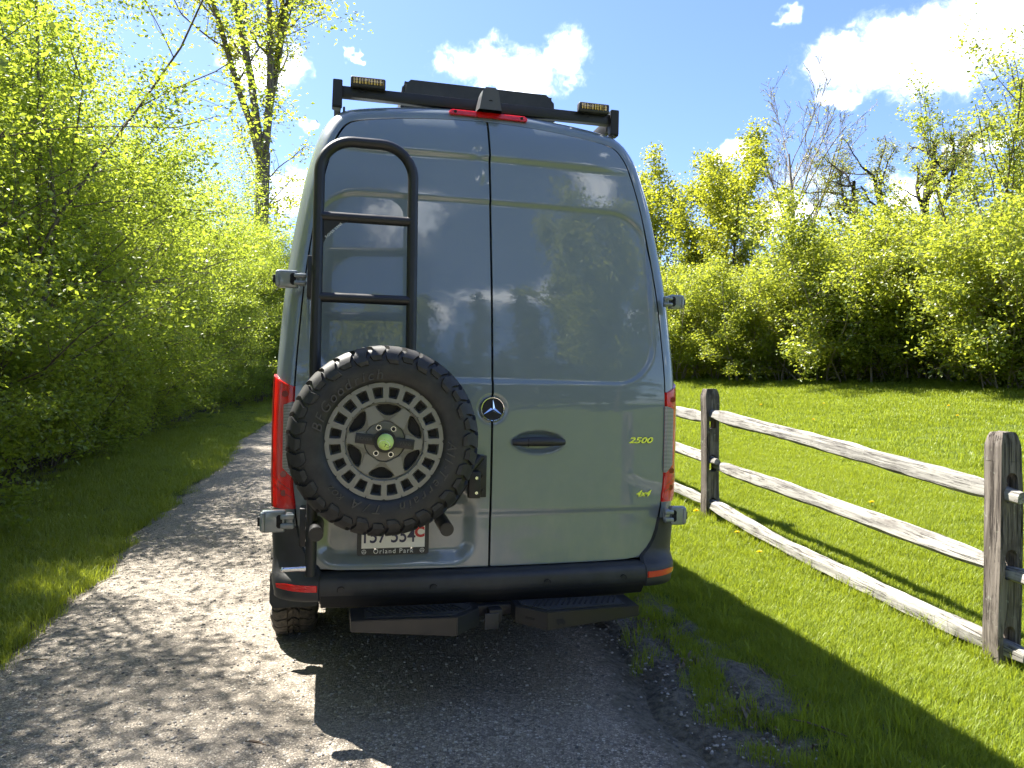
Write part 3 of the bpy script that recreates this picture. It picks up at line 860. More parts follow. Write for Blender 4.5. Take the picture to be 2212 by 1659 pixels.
def spare_wheel():
    sw = empty('spare_wheel', (SPX, SPY, SPZ), van)
    tyre_mesh('tyre', M['rubber'], sw)
    a = MB(); lug_into(a, 0, .135, 0, 7, (0, .02, .035, .02, -.005, .0, .03, .05)); la = a.build('tread_lug', M['rubber'], sw, angle=25)
    b = MB(); lug_into(b, 0, .130, 1, 7, (.02, .035, .01, -.015, 0, .03, .05)); lb = b.build('tread_lug', M['rubber'], sw, angle=25)
    c = MB(); centre_block(c, 0, -.029, -.004, .13, 2.5); lc = c.build('tread_block', M['rubber'], sw, angle=25)
    for k in range(NL):
        for src, sh in ((la, 0), (lb, math.pi/NL), (lc, 0), (lc, math.pi/NL)):
            t = 2*math.pi*k/NL+sh
            if k == 0 and sh == 0:
                o = src
            elif k == 0 and src is lb: o = lb
            else:
                o = src.copy(); COL.objects.link(o)
            o.rotation_euler = (0, -t, 0)
    arc_text('BFGoodrich', .287, 171, 1, .060, M['letter'], 'tyre_lettering', sw, -.1215, adv=1.7)
    arc_text('All-Terrain', .287, 0, 1, .056, M['letter'], 'tyre_lettering', sw, -.1215, adv=2.2)
    arc_text('T/A', .287, -93, 1, .056, M['letter'], 'tyre_lettering', sw, -.1215, adv=2.2)
    arc_text('KO2', .292, -126, 1, .034, M['letter'], 'tyre_lettering', sw, -.1215)
    alloy_wheel(sw)
    # black clamp bar with a tennis ball over its bolt
    rot = Matrix.Rotation(R(7), 3, 'Y')
    cl = MB(); cl.cyl((0, -.07, 0), (0, -.108, 0), .048, 40, bevel=.003)
    for s in (-1, 1): cl.box(rot @ Vector((s*.083, -.100, 0)), (.082, .012, .042), .003, rot)
    bar = cl.build('clamp_bar', M['powder'], sw)
    for s, w in ((-1, 'ROVER'), (1, 'VANS')):
        me = text_mesh(w, .021, .0006)
        MB().mesh(me, Matrix.Translation(rot @ Vector((s*.086, -.1062, 0))) @ rot.to_4x4() @ FACE).build('cut_lettering', M['letter'], sw, smooth=False)
    MB().sphere((0, -.128, 0), .0345, 32).build('tennis_ball', M['ball'], sw)
    seam = MB(); pts = []
    for k in range(49):
        t = 2*math.pi*k/48
        v = Vector((math.cos(t)+.35*math.cos(3*t), math.sin(t)-.35*math.sin(3*t), .95*math.sin(2*t))).normalized()*.0347
        pts.append(Vector((0, -.128, 0))+Matrix.Rotation(R(40), 3, 'X') @ Matrix.Rotation(R(30), 3, 'Z') @ v)
    seam.tube(pts, .0009, 5).build('ball_seam', M['white'], sw)
    def on_ball(me, dx, dz, ang):
        m = MB(); M4 = Matrix.Rotation(R(ang), 4, 'Y') @ FACE
        m.mesh(me, M4)
        for v in m.bm.verts:
            x, z = v.co.x+dx, v.co.z+dz
            v.co = Vector((x, -.128-math.sqrt(max(.00001, .0349**2-x*x-z*z)), z))
        m.build('ball_print', M['ink'], sw, smooth=False)
    on_ball(text_mesh('T14', .019, 0, 0, .0004), .006, -.016, 22)
    f = MB(); f.box((-.0, 0, 0), (.0175, .018, .0006))
    me = bpy.data.meshes.new('t'); f.bm.to_mesh(me); f.bm.free()
    on_ball(me, -.003, .003, 22)
    m = MB(); m.mesh(text_mesh('W', .016, 0, 0, .0008), Matrix.Rotation(R(-68), 4, 'Y') @ FACE)
    for v in m.bm.verts:
        x, z = v.co.x-.003, v.co.z+.003
        v.co = Vector((x, -.128-math.sqrt(max(.00001, .0357**2-x*x-z*z)), z))
    m.build('ball_print', M['ball'], sw, smooth=False)
spare_wheel()

def road_wheels():
    def one(x, y, rot):
        w = empty('road_wheel', (x, y, .405), van, (0, 0, rot))
        if 'm' not in cache:
            t = tyre_mesh('tyre', M['roadtyre'], w); m = MB(); tread_into(m); tr = m.build('tread', M['roadtyre'], w, angle=25)
            r = MB().lathe([(.25, -.09), (.24, -.06), (.1, -.05), (0, -.05)], 48).build('rim', M['alu'], w)
            cache['m'] = (t, tr, r)
        else:
            for o in cache['m']:
                c = o.copy(); COL.objects.link(c); c.parent = w
    cache = {}
    for y in (1.16, 4.83):
        one(-.945, y, -R(90)); one(.925, y, R(90))
road_wheels()

def ladder():
    lad = empty('ladder', (0, 0, 0), van)
    xl, xr, top, rad = -.834, -.412, 2.615, .15
    def yy(z): return -.12+.075*float(sst(1.5, 2.7, z))
    xz = [(xl, .655)]+[(xl, z) for z in np.linspace(.9, top-rad-.02, 12)]+arc(xl+rad, top-rad, rad, 180, 90, 10)+arc(xr-rad, top-rad, rad, 90, 0, 10)+[(xr, z) for z in np.linspace(top-rad-.02, 1.0, 12)]
    MB().tube([(x, yy(z), z) for x, z in xz], .0245, 16).build('side_tube', M['powder'], lad, angle=50)
    for z in (2.262, 1.893, 1.52):
        y = yy(z)
        MB().cyl((xl+.008, y, z), (xr-.008, y, z), .0225, 16).build('rung', M['powder'], lad)
    # gusset with cut lettering below the top rung
    y = yy(2.2)-.002
    MB().prism([(xl+.02, 2.242), (xl+.13, 2.242), (xl+.085, 2.225), (xl+.045, 2.185), (xl+.02, 2.13)], lambda p, d: (p[0], y+d, p[1]), -.004, .004).build('gusset', M['powder'], lad, smooth=False)
    me = text_mesh('ROVER VANS', .0155, .0004, spacing=1.08)
    MB().mesh(me, Matrix.Translation((xl+.068, y-.0052, 2.198)) @ Matrix.Rotation(R(-44), 4, 'Y') @ FACE).build('cut_lettering', M['white'], lad, smooth=False)
    # brackets bolted to the hinges
    for zc, h, xo in ((1.985, .19, -.862), (.865, .17, -.872)):
        yb = yy(zc)+.02
        MB().box((xo+.012, yb+.045, zc), (.055, .10, h), .004).build('hinge_bracket', M['powder'], lad)
        for dz in (-.055, 0, .055):
            MB().cyl((xo+.02, yb-.004, zc+dz), (xo+.02, yb-.016, zc+dz), .0085, 6).build('bolt', M['steel'], lad)
    # lower part: carrier arms behind the spare wheel
    car = MB()
    car.tube([(xl, -.12, 1.02), (-.6, -.085, .98), (-.3, -.07, 1.0), (-.12, -.05, 1.10), (-.06, -.03, 1.17)], .02, 12)
    car.tube([(-.33, -.08, .96), (-.26, -.08, .93), (-.20, -.075, .96), (-.14, -.06, 1.05)], .018, 12)
    car.box((-.53, -.09, 1.27), (.2, .05, .2), .01)
    car.build('carrier_arm', M['powder'], lad)
    for x, z in ((xl+.022, .862), (-.248, .868)):
        MB().cyl((x, -.03, z+.01), (x, -.245, z), .031, 28, bevel=.003).build('wheel_rest', M['powder'], lad)
    b = MB(); b.box((-.075, -.028, 1.075), (.09, .012, .20), .003); b.box((-.095, -.055, 1.04), (.055, .05, .125), .004)
    b.build('door_bracket', M['powder'], lad)
    for dz in (-.035, .035):
        MB().cyl((-.088, -.078, 1.04+dz), (-.088, -.09, 1.04+dz), .008, 6).build('bolt', M['steel'], lad)
        MB().cyl((-.045, -.033, 1.04+dz), (-.045, -.04, 1.04+dz), .0085, 12).build('bolt', M['powder'], lad)
    p = MB(); p.cyl((xl-.02, -.125, .69), (xl-.115, -.125, .688), .010, 14); p.sphere((xl-.118, -.125, .688), .0115, 12); p.cyl((xl-.02, -.125, .69), (xl-.045, -.125, .69), .0125, 14)
    p.build('latch_pin', M['steel'], lad)
ladder()

def hinges():
    for s, x, z, w, h, y in ((-1, -.952, 1.985, .135, .082, .055), (1, .962, 1.965, .105, .074, .055), (-1, -.985, .882, .145, .10, -.015), (1, .962, .862, .115, .095, -.005)):
        hb = empty('hinge', (x, y, z), van)
        MB().box((s*.018, 0, 0), (w*.72, .045, h), .010, seg=3).build('hinge_leaf', M['paint'], hb)
        MB().box((s*(w*.44), -.004, .0), (w*.16, .05, h*.86), .007, seg=3).build('hinge_leaf', M['paint'], hb)
        MB().box((s*(w*.5+.006), .0, 0), (.016, .03, h*.42), .003).build('end_cap', M['black'], hb)
        MB().cyl((-s*w*.06, -.020, -h*.17), (-s*w*.06, -.0242, -h*.17), .0135, 18).build('pin_well', M['black'], hb)
        MB().cyl((-s*w*.06, -.020, h*.17), (-s*w*.06, -.0242, h*.17), .0135, 18).build('pin_well', M['black'], hb)
        MB().box((-s*w*.06, -.0222, 0), (.026, .004, h*.42), .001).build('pin_well', M['black'], hb)
        for dz in (-.20, .20):
            MB().box((-s*(w*.30), -.017, dz*h), (w*.44, .026, h*.25), .008, seg=3).build('knuckle', M['paint'], hb)
        MB().box((-s*(w*.36), -.003, 0), (w*.24, .03, h*.75), .006).build('hinge_foot', M['paint'], hb)
hinges()

def emblem():
    y = float(rear_y(0, 1.397))
    e = empty('emblem', (0.0, y, 1.397), van)
    MB().cyl((0, .012, 0), (0, -.004, 0), .0575, 48, bevel=.002).build('disc', M['ink'], e)
    MB().lathe([(.0525, -.003), (.054, -.008), (.0565, -.0085), (.0585, -.005), (.0585, .004)], 64).build('chrome_ring', M['chrome'], e)
    st = MB(); c = st.bm.verts.new((0, -.0135, 0))
    vs = []
    for k in range(6):
        a = R(90+60*k); r = .0545 if k % 2 == 0 else .0118
        vs.append(st.bm.verts.new((r*math.cos(a), -.005, r*math.sin(a))))
    for k in range(6): st.bm.faces.new((c, vs[k], vs[(k+1) % 6]))
    st.build('star', M['chrome'], e, smooth=False)
    def word(txt, size, x, z, sh, w):
        me = text_mesh(txt, size, .0022, sh, .0012)
        yy = float(rear_y(x, z))
        MB().mesh(me, Matrix.Translation((x, yy-.0035, z)) @ FACE @ Matrix.Diagonal((w, 1, 1, 1))).build('model_lettering', M['chrome_lawn_tint'], van, smooth=False)
    word('2500', .041, .785, 1.243, .3, 1.55)
    word('4x4', .044, .803, .970, .45, 1.15)
emblem()

def number_plate():
    x0, z0 = -.462, .788
    yb = float(rear_y(x0, z0))+.02
    p = empty('license_plate', (x0, yb, z0), van)
    fr = MB(); fr.prism([(-.168, -.086)]+[(.168, -.086), (.168, .086), (-.168, .086)], lambda q, d: (q[0], d, q[1]), -.012, 0, .004)
    fr.build('plate_frame', M['plastic'], p)
    MB().prism([(-.148, -.052), (.148, -.052), (.148, .076), (-.148, .076)], lambda q, d: (q[0], d, q[1]), -.0138, -.006).build('plate', M['plate'], p, smooth=False)
    def w(txt, size, x, z, mt, name, extr=.001, spacing=1.0, sx=1.0, bold=0.0):
        me = text_mesh(txt, size, extr, 0, bold, spacing=spacing)
        MB().mesh(me, Matrix.Translation((x, -.0145, z)) @ FACE @ Matrix.Diagonal((sx, 1, 1, 1))).build(name, mt, p, smooth=False)
    w('157', .092, -.093, .002, M['navy'], 'plate_number', sx=.86, bold=.001)
    w('554', .092, .045, .002, M['navy'], 'plate_number', sx=.86, bold=.001)
    w('C', .066, .123, .018, M['platered'], 'plate_number', bold=.003)
    w('Orland Park', .031, 0, -.0675, M['white'], 'frame_lettering', .0006, 1.22)
    for s in (-1, 1):
        m = MB(); m.lathe([(.0085, -.0132), (.0105, -.0132)], 24)
        for k in range(3):
            a = R(90+120*k); m.box((.0048*math.cos(a), -.0132, .0048*math.sin(a)), (.0105, .0006, .0018), 0, Matrix.Rotation(-a, 3, 'Y'))
        m.build('frame_mark', M['white'], p, loc=(s*.136, 0, -.0675), smooth=False)
        MB().cyl((s*.085, -.012, -.054), (s*.085, -.0165, -.054), .0045, 12).build('plate_screw', M['steel'], p)
number_plate()

def roof_things():
    # third brake light and reversing camera on the rear lip of the roof
    b = MB()
    b.prism([(-.205, -.014), (.205, -.014), (.212, 0), (.195, .016), (-.195, .016), (-.212, 0)], lambda q, d: (q[0]+.012, float(rear_y(0, 2.93))-.02+d+.25*q[1], 2.930+q[1]), -.012, .03, .003)
    bl = b.build('brake_light', M['redlens'], van)
    for s in (-1, 1): MB().cyl((.012+s*.178, float(rear_y(0, 2.93))-.02, 2.931), (.012+s*.178, float(rear_y(0, 2.93))-.0345, 2.931), .008, 14).build('screw', M['black'], bl)
    c = MB(); yb = float(rear_y(0, 2.95))
    sec = [(-.062, 0), (-.058, .012), (-.050, .055), (-.043, .088), (-.026, .104), (.026, .104), (.043, .088), (.050, .055), (.058, .012), (.062, 0)]
    rows = []
    for k in range(9):
        t = k/8; sc = .78+.22*math.sin(math.pi*min(1, t*1.1+.12)); hh = 1-.55*t*t
        rows.append([(.012+x*sc*1.12, yb-.085+.23*t, 2.945+z*1.12*hh) for x, z in sec])
    c.grid(rows); c.bm.faces.new([c.bm.verts.new(p) for p in rows[0]])
    cm = c.build('rear_camera', M['housing'], van, angle=45)
    MB().cyl((.012, yb-.07, 2.985), (.012, yb-.080, 2.980), .017, 20).build('camera_lens', M['black'], cm)
    # rack
    rk = empty('roof_rack', (0, 0, 0), van)
    yr = .40
    MB().box((-.012, yr, 3.005), (1.50, .045, .055), .004).build('crossbar', M['powder'], rk)
    MB().box((0, yr+.035, 3.022), (1.42, .03, .012), .002).build('crossbar_lip', M['powder'], rk)
    for y in (1.5, 2.6, 3.7): MB().box((0, y, 3.03), (1.40, .05, .03), .004).build('crossbar', M['powder'], rk)
    for s in (-1, 1):
        x = -.012+s*.752
        MB().prism([(-.03, -.075), (.012, -.075), (.036, .012), (.036, .062), (-.03, .062)], lambda q, d: (x-s*q[0]*0+d, yr-.01+q[0], 2.995+q[1]), -.024, .024, .003).build('end_bracket', M['powder'], rk)
        MB().prism([(0, -.08), (.05, -.08), (.05, .055), (0, .055)], lambda q, d: (x-s*.02+s*q[0]*.9-s*.02*(q[1]), yr+.0+d, 2.995+q[1]), -.03, .02, .003).build('end_bracket', M['powder'], rk)
        MB().box((x, 2.25, 3.0), (.035, 3.6, .075), .004).build('side_rail', M['powder'], rk)
        for y in (.75, 2.0, 3.3): MB().box((x-s*.01, y, 2.945), (.05, .06, .07), .004).build('rail_foot', M['powder'], rk)
    for x in (-.612, .612):
        lb = MB(); lb.box((x, yr-.035, 3.05), (.176, .045, .052), .008, seg=3)
        lo = lb.build('light_pod', M['plastic'], rk)
        MB().box((x, yr-.0572, 3.053), (.155, .004, .030), .001).build('amber_lens', M['amber'], lo)
        for k in range(7):
            MB().box((x-.075+.025*k, yr-.0594, 3.053), (.0022, .004, .030)).build('lens_divider', M['black'], lo)
        MB().tube([(x-.04, yr-.02, 3.03), (x-.05, yr-.045, 3.008), (x-.03, yr-.05, 3.0), (x, yr-.02, 3.02)], .003, 6).build('cable', M['black'], lo)
    # black roof box ahead of the bar
    bx = MB(); bx.prism([(-.42, 0), (.42, 0), (.425, .03), (.415, .165), (.39, .185), (-.39, .185), (-.415, .165), (-.425, .03)], lambda q, d: (.025+q[0]*1.06, .62+d, 2.975+q[1]*1.26), 0, .75, .02)
    bo = bx.build('roof_box', M['plastic'], van)
    for k in range(14): MB().box((-.1+.035*k, .618, 3.02), (.012, .01, .03), .002).build('vent_rib', M['black'], bo)
roof_things()

def hitch_step():
    st = empty('hitch_step', (0, 0, 0), van)
    MB().box((0, -.02, .445), (.062, .30, .062), .004).build('receiver_tube', M['powder'], st)
    MB().box((-.02, -.172, .425), (.066, .006, .074), .002, seg=3).build('receiver_cap', M['plastic'], st)
    MB().box((0, -.085, .455), (1.1, .05, .05), .004).build('step_beam', M['powder'], st)
    for s in (-1, 1):
        x0, x1, xe = (.205, .66, .085)
        top = [(s*xe, -.10), (s*xe, -.20), (s*x0, -.315), (s*x1, -.285), (s*(x1+.0), -.10)]
        zt = .497
        low = [.075, .075, .083, .048, .05]
        m = MB()
        A = [m.bm.verts.new((x, y, zt)) for x, y in top]; B = [m.bm.verts.new((x, y, zt-h)) for (x, y), h in zip(top, low)]
        n = len(top); m.bm.faces.new(A); m.bm.faces.new(B[::-1])
        for k in range(n): m.bm.faces.new((A[k], B[k], B[(k+1) % n], A[(k+1) % n]))
        bmesh.ops.recalc_face_normals(m.bm, faces=m.bm.faces[:])
        bmesh.ops.bevel(m.bm, geom=m.bm.edges[:], offset=.003, segments=2, affect='EDGES')
        m.build('step_plate', M['powder'], st)
        pad = [(s*.115, -.125), (s*.115, -.19), (s*.215, -.285), (s*.60, -.258), (s*.60, -.125)]
        MB().prism(pad, lambda q, d: (q[0], q[1], zt+d), 0, .005, .001).build('tread_pad', M['plastic'], st)
        for k in range(15):
            x = .17+.028*k
            if x > .57: break
            y0, y1 = -.14, -.235
            MB().box((s*(x+.012), (y0+y1)/2, zt+.0065), (.009, .105, .004), .001, Matrix.Rotation(R(-s*28), 3, 'Z')).build('tread_rib', M['black'], st)
        for bx_, by in ((.13, -.137), (.13, -.185), (.585, -.137), (.585, -.247), (.225, -.268)):
            MB().cyl((s*bx_, by, zt+.004), (s*bx_, by, zt+.0075), .005, 10).build('pad_screw', M['powder'], st)
    me = text_mesh('ROVER', .026, .0004, 0, .0006)
    MB().mesh(me, Matrix.Translation((-.53, -.243, zt+.0058))).build('pad_lettering', M['ink'], st, smooth=False)
    # small cut-out of a van and a slot in the right-hand plate
    def on_face(q, d): return (.255+q[0], -.3165+.066*q[0]*0+d-.0, .455+q[1])
    v = MB(); v.prism([(-.022, -.010), (-.022, .012), (.008, .012), (.020, .001), (.022, -.010)], lambda q, d: (.27+q[0], -.3085-.3*0+(-.0)+d+.066*q[0], .452+q[1]), -.0045, .0)
    v.cyl((.258, -.309, .441), (.258, -.3135, .441), .005, 12); v.cyl((.283, -.308, .441), (.283, -.3125, .441), .005, 12)
    v.build('van_cutout', M['black'], st, smooth=False)
    MB().box((.14, -.2535, .455), (.046, .004, .010), .001, Matrix.Rotation(R(-43.8), 3, 'Z')).build('slot_cutout', M['black'], st)
hitch_step()
# ------------------------------------------------------------------ split-rail fence
def f_wood(axis):
    def f(t, b, co):
        sc = (1.2, 16, 16) if axis == 'x' else (16, 16, 1.2)
        sc2 = (2.5, 60, 60) if axis == 'x' else (60, 60, 2.5)
        info = t.new('ShaderNodeObjectInfo').outputs['Random']
        off = t.new('ShaderNodeCombineXYZ', {0: t.math('MULTIPLY', info, 37.0), 1: t.math('MULTIPLY', info, 11.0), 2: 0.0})
        cc = t.vmath('ADD', co, off.outputs[0])
        n1 = t.noise(t.new('ShaderNodeMapping', {'Vector': cc, 'Scale': sc}).outputs[0], 1.6, 6, .65, dist=.6)
        n2 = t.noise(t.new('ShaderNodeMapping', {'Vector': cc, 'Scale': sc2}).outputs[0], 1.4, 5, .7, dist=.3)
        blot = t.noise(cc, 5, 5, .6)
        lo, hi = ((.15, .142, .128), (.40, .385, .345)) if axis == 'x' else ((.075, .062, .052), (.23, .20, .17))
        c = t.mix(t.maprange(n1, .3, .7), (*lo, 1), (*hi, 1))
        c = t.mix(t.maprange(blot, .52, .70, 0, .65), c, (.13, .115, .10, 1) if axis == 'x' else (.06, .05, .042, 1))
        crack = t.maprange(n2, .53, .64)
        c = t.mix(t.math('MULTIPLY', crack, .8), c, (.035, .03, .026, 1))
        lich = t.maprange(t.noise(cc, 22, 4, .6), .62, .72, 0, .4)
        c = t.mix(lich, c, (.40, .42, .33, 1))
        t.set(b, 'Base Color', c)
        h = t.math('SUBTRACT', t.math('MULTIPLY', n1, .6), t.math('MULTIPLY', crack, .8))
        t.set(b, 'Normal', t.new('ShaderNodeBump', {'Strength': .9, 'Distance': .008, 'Height': h}).outputs[0])
    return f
M['rail'] = mat('weathered_rail', rough=.85, spec=.25, fn=f_wood('x'))
M['post'] = mat('weathered_post', rough=.9, spec=.2, fn=f_wood('z'))
FX = 2.86
fence = empty('split_rail_fence', W(FX, 0), None, (0, 0, YAW))
tag(fence, 'weathered grey split-rail fence running along the lawn beside the van', 'fence')
rng = random.Random(4)
def post(ly, h, lean=(0, 0), slots=(.97, .55, .13)):
    """flat post with three arched slots; wide face towards the path's length"""
    w, t = .142, .105
    z0 = gz(FX, ly); sw = .074; sh = .165
    m = MB()
    # wide faces with holes: outline in (x, z)
    zs = [-.35]+sorted(list(slots))
    def face_outline(a, b):  # cell between two heights
        return [(-w/2, a), (w/2, a), (w/2, b), (-w/2, b)]
    cuts = [-.35]
    ss = sorted(slots)
    for k, s in enumerate(ss):
        nxt = (s+sh/2+ss[k+1]-sh/2)/2 if k+1 < len(ss) else s+sh/2+.06
        cuts.append(nxt)
    def wob(x, y, z):
        n = Vector((mnoise.noise(Vector((x*6, z*2.2+ly*3, y*6))), mnoise.noise(Vector((x*6+9, z*2.2+ly*3, y*6))), 0))
        return Vector((x+n.x*.014, y+n.y*.012, z))
    ring_n = 48
    for side in (-1, 1):
        for k, s in enumerate(ss):
            out = []
            for q in range(6): out += [(-w/2+w*q/6, cuts[k])]
            for q in range(8): out += [(w/2, cuts[k]+(cuts[k+1]-cuts[k])*q/8)]
            for q in range(6): out += [(w/2-w*q/6, cuts[k+1])]
            for q in range(8): out += [(-w/2, cuts[k+1]-(cuts[k+1]-cuts[k])*q/8)]
            hx = sw/2
            hole = [(-hx, s-sh/2), (hx, s-sh/2), (hx, s+sh/2-hx)]+arc(0, s+sh/2-hx, hx, 0, 180, 8)[1:-1]+[(-hx, s+sh/2-hx)]
            A = match(out, (0, s), ring_n); B = match(hole, (0, s), ring_n)
            va = [m.bm.verts.new(wob(x, side*t/2, z)) for x, z in A]; vb = [m.bm.verts.new(wob(x, side*t/2, z)) for x, z in B]
            vc = [m.bm.verts.new(wob(x, 0, z)) for x, z in B]
            for q in range(ring_n):
                m.bm.faces.new((va[q], va[(q+1) % ring_n], vb[(q+1) % ring_n], vb[q]))
                m.bm.faces.new((vb[q], vb[(q+1) % ring_n], vc[(q+1) % ring_n], vc[q]))
    # narrow flanks and the chamfered top
    zt = cuts[-1]
    for sx in (-1, 1):
        rows = []
        for z in np.linspace(-.35, zt, 30): rows.append([wob(sx*w/2, y, z) for y in np.linspace(-t/2, t/2, 4)])
        m.grid(rows)
    prof = [(zt, 1, 1), (zt+(h-zt)*.45, 1.0, 1.0), (h-.07, .99, .98), (h-.02, .80, .86), (h, .66, .74)]
    loops = []
    for z, fx, fy in prof:
        lp = []
        for q in range(6): lp.append((-w/2+w*q/6, -t/2))
        for q in range(3): lp.append((w/2, -t/2+t*q/3))
        for q in range(6): lp.append((w/2-w*q/6, t/2))
        for q in range(3): lp.append((-w/2, t/2-t*q/3))
        loops.append([m.bm.verts.new(wob(x*fx, y*fy, z+.008*mnoise.noise(Vector((x*20, y*20, ly))))) for x, y in lp])
    for a, b in zip(loops, loops[1:]):
        for q in range(len(a)): m.bm.faces.new((a[q], a[(q+1) % len(a)], b[(q+1) % len(a)], b[q]))
    m.bm.faces.new(loops[-1])
    bmesh.ops.remove_doubles(m.bm, verts=m.bm.verts[:], dist=.0015)
    o = m.build('post', M['post'], fence, angle=40, loc=(0, ly, z0), rot=(R(lean[0]), R(lean[1]), 0))
    return o
def rail(p0, p1, hgt, wid, sag, seed, twist=0.0):
    """riven rail from p0 to p1 (fence-local), wedge-shaped section, tapered ends"""
    p0, p1 = Vector(p0), Vector(p1); L = (p1-p0).length
    m = MB(); n = 44; rows = []
    for k in range(n+1):
        t = k/n; x = L*t
        tap = min(1, .55+.45*min(t, 1-t)/.09)
        h = hgt*tap*(1+.16*mnoise.noise(Vector((x*1.3, seed, 0)))); w = wid*(.75+.25*tap)*(1+.16*mnoise.noise(Vector((x*1.1, seed, 5))))
        cz = sag*4*t*(1-t)+.012*mnoise.noise(Vector((x*.9, seed, 9))); cyy = .02*mnoise.noise(Vector((x*.7, seed, 14)))
        sec = [(-.5, -.32), (-.42, .22), (-.22, .46), (.15, .5), (.42, .34), (.5, -.08), (.30, -.46), (-.2, -.5)]
        ca, sa = math.cos(twist*(t-.3)), math.sin(twist*(t-.3))
        rows.append([])
        for a, (y, z) in enumerate(sec):
            rg = .006*mnoise.noise(Vector((x*5, a*3.1, seed)))
            yy, zz = y*w+rg, z*h+rg
            rows[-1].append((x, cyy+yy*ca-zz*sa, cz+yy*sa+zz*ca))
        rows[-1].append(rows[-1][0])
    V = [[m.bm.verts.new(p) for p in r[:-1]] for r in rows]
    for a, b in zip(V, V[1:]):
        for q in range(8): m.bm.faces.new((a[q], a[(q+1) % 8], b[(q+1) % 8], b[q]))
    m.bm.faces.new(V[0]); m.bm.faces.new(V[-1])
    d = p1-p0
    rot = d.to_track_quat('X', 'Z').to_euler()
    return m.build('rail', M['rail'], fence, angle=28, loc=p0, rot=rot)
PY = [-3.55, -.24, 3.04, 6.35, 9.6]
for ly, h, ln in zip(PY, (1.27, 1.275, 1.275, 1.26, 1.27), ((0, 0), (-.5, .6), (.4, -.3), (1, 1), (0, -1))): post(ly, h, ln)
def pz(i): return gz(FX, PY[i])
# bay between the two posts in view
rail((-.012, PY[2]+.02, pz(2)+1.04), (.0, PY[1]-.13, pz(1)+.93), .112, .072, .0, 1.1, .25)
rail((.025, PY[2]-.05, pz(2)+.535), (-.022, PY[1]-.02, pz(1)+.53), .112, .068, .01, 2.2, -.2)
rail((.0, PY[2]+.10, pz(2)+.165), (.0, PY[1]-.16, pz(1)+.085), .115, .10, -.05, 3.3, .15)
# bay beyond, running on behind the van
rail((.0, PY[3]+.1, pz(3)+1.0), (.02, PY[2]+.02, pz(2)+.99), .110, .07, -.02, 4.4, .2)
rail((-.02, PY[3]+.1, pz(3)+.57), (-.02, PY[2]-.17, pz(2)+.575), .110, .068, .015, 5.5, -.2)
rail((.0, PY[3]+.1, pz(3)+.2), (.03, PY[2]+.03, pz(2)+.15), .108, .072, -.03, 6.6, .2)
for z, s in ((1.0, 7.7), (.56, 8.8), (.17, 9.9)): rail((.0, PY[4]+.1, pz(4)+z), (.0, PY[3]-.1, pz(3)+z), .108, .072, -.02, s, .2)
# bay nearer than the front post: only the middle rail is still in place
rail((.022, PY[1]+.02, pz(1)+.50), (.0, PY[0]-.1, pz(0)+.53), .112, .072, .0, 10.1, .2)
# ------------------------------------------------------------------ trees and shrubs
def grow(rg, p, d, length, r, lvl, cfg, out, tips):
    c = cfg[lvl]; n = c.get('seg', 5); pts = [p.copy()]; rad = [r]
    d = d.normalized(); step = length/n
    for i in range(n):
        d = (d+Vector((rg.gauss(0, 1), rg.gauss(0, 1), rg.gauss(0, 1)))*c['wig']+Vector((0, 0, c['up']))).normalized()
        p = p+d*step; pts.append(p.copy()); rad.append(r*(1-(1-c.get('taper', .45))*(i+1)/n))
    out.append((pts, rad, lvl))
    if lvl == len(cfg)-1:
        tips.append(pts); return
    k = c['kids']; k = rg.randint(k[0], k[1])
    for q in range(k):
        t = c['t0']+(1-c['t0'])*(q+rg.random())/k
        f = t*n; i = min(int(f), n-1); u = f-i
        pos = pts[i].lerp(pts[i+1], u); dd = (pts[i+1]-pts[i]).normalized()
        ax = dd.orthogonal().normalized(); ax.rotate(Quaternion(dd, rg.uniform(0, 2*math.pi)))
        nd = dd.copy(); nd.rotate(Quaternion(ax, R(rg.uniform(*c['ang']))))
        rr = rad[i]*c.get('rr', .55)
        grow(rg, pos, nd, length*rg.uniform(*c['len'])*(1-.45*t*c.get('short', 1)), rr, lvl+1, cfg, out, tips)
    if c.get('lead', False): tips.append(pts[-3:])
def wood_mesh(name, out, minr=.0, floor=.0):
    m = MB()
    for pts, rad, lvl in out:
        if max(rad) < minr: continue
        m.tube(pts, 0, 7 if rad[0] > .03 else (4 if rad[0] > .008 else 3), False, [max(r, floor) for r in rad])
    me = bpy.data.meshes.new(name); m.bm.to_mesh(me); m.bm.free()
    me.polygons.foreach_set('use_smooth', np.ones(len(me.polygons), bool))
    return me
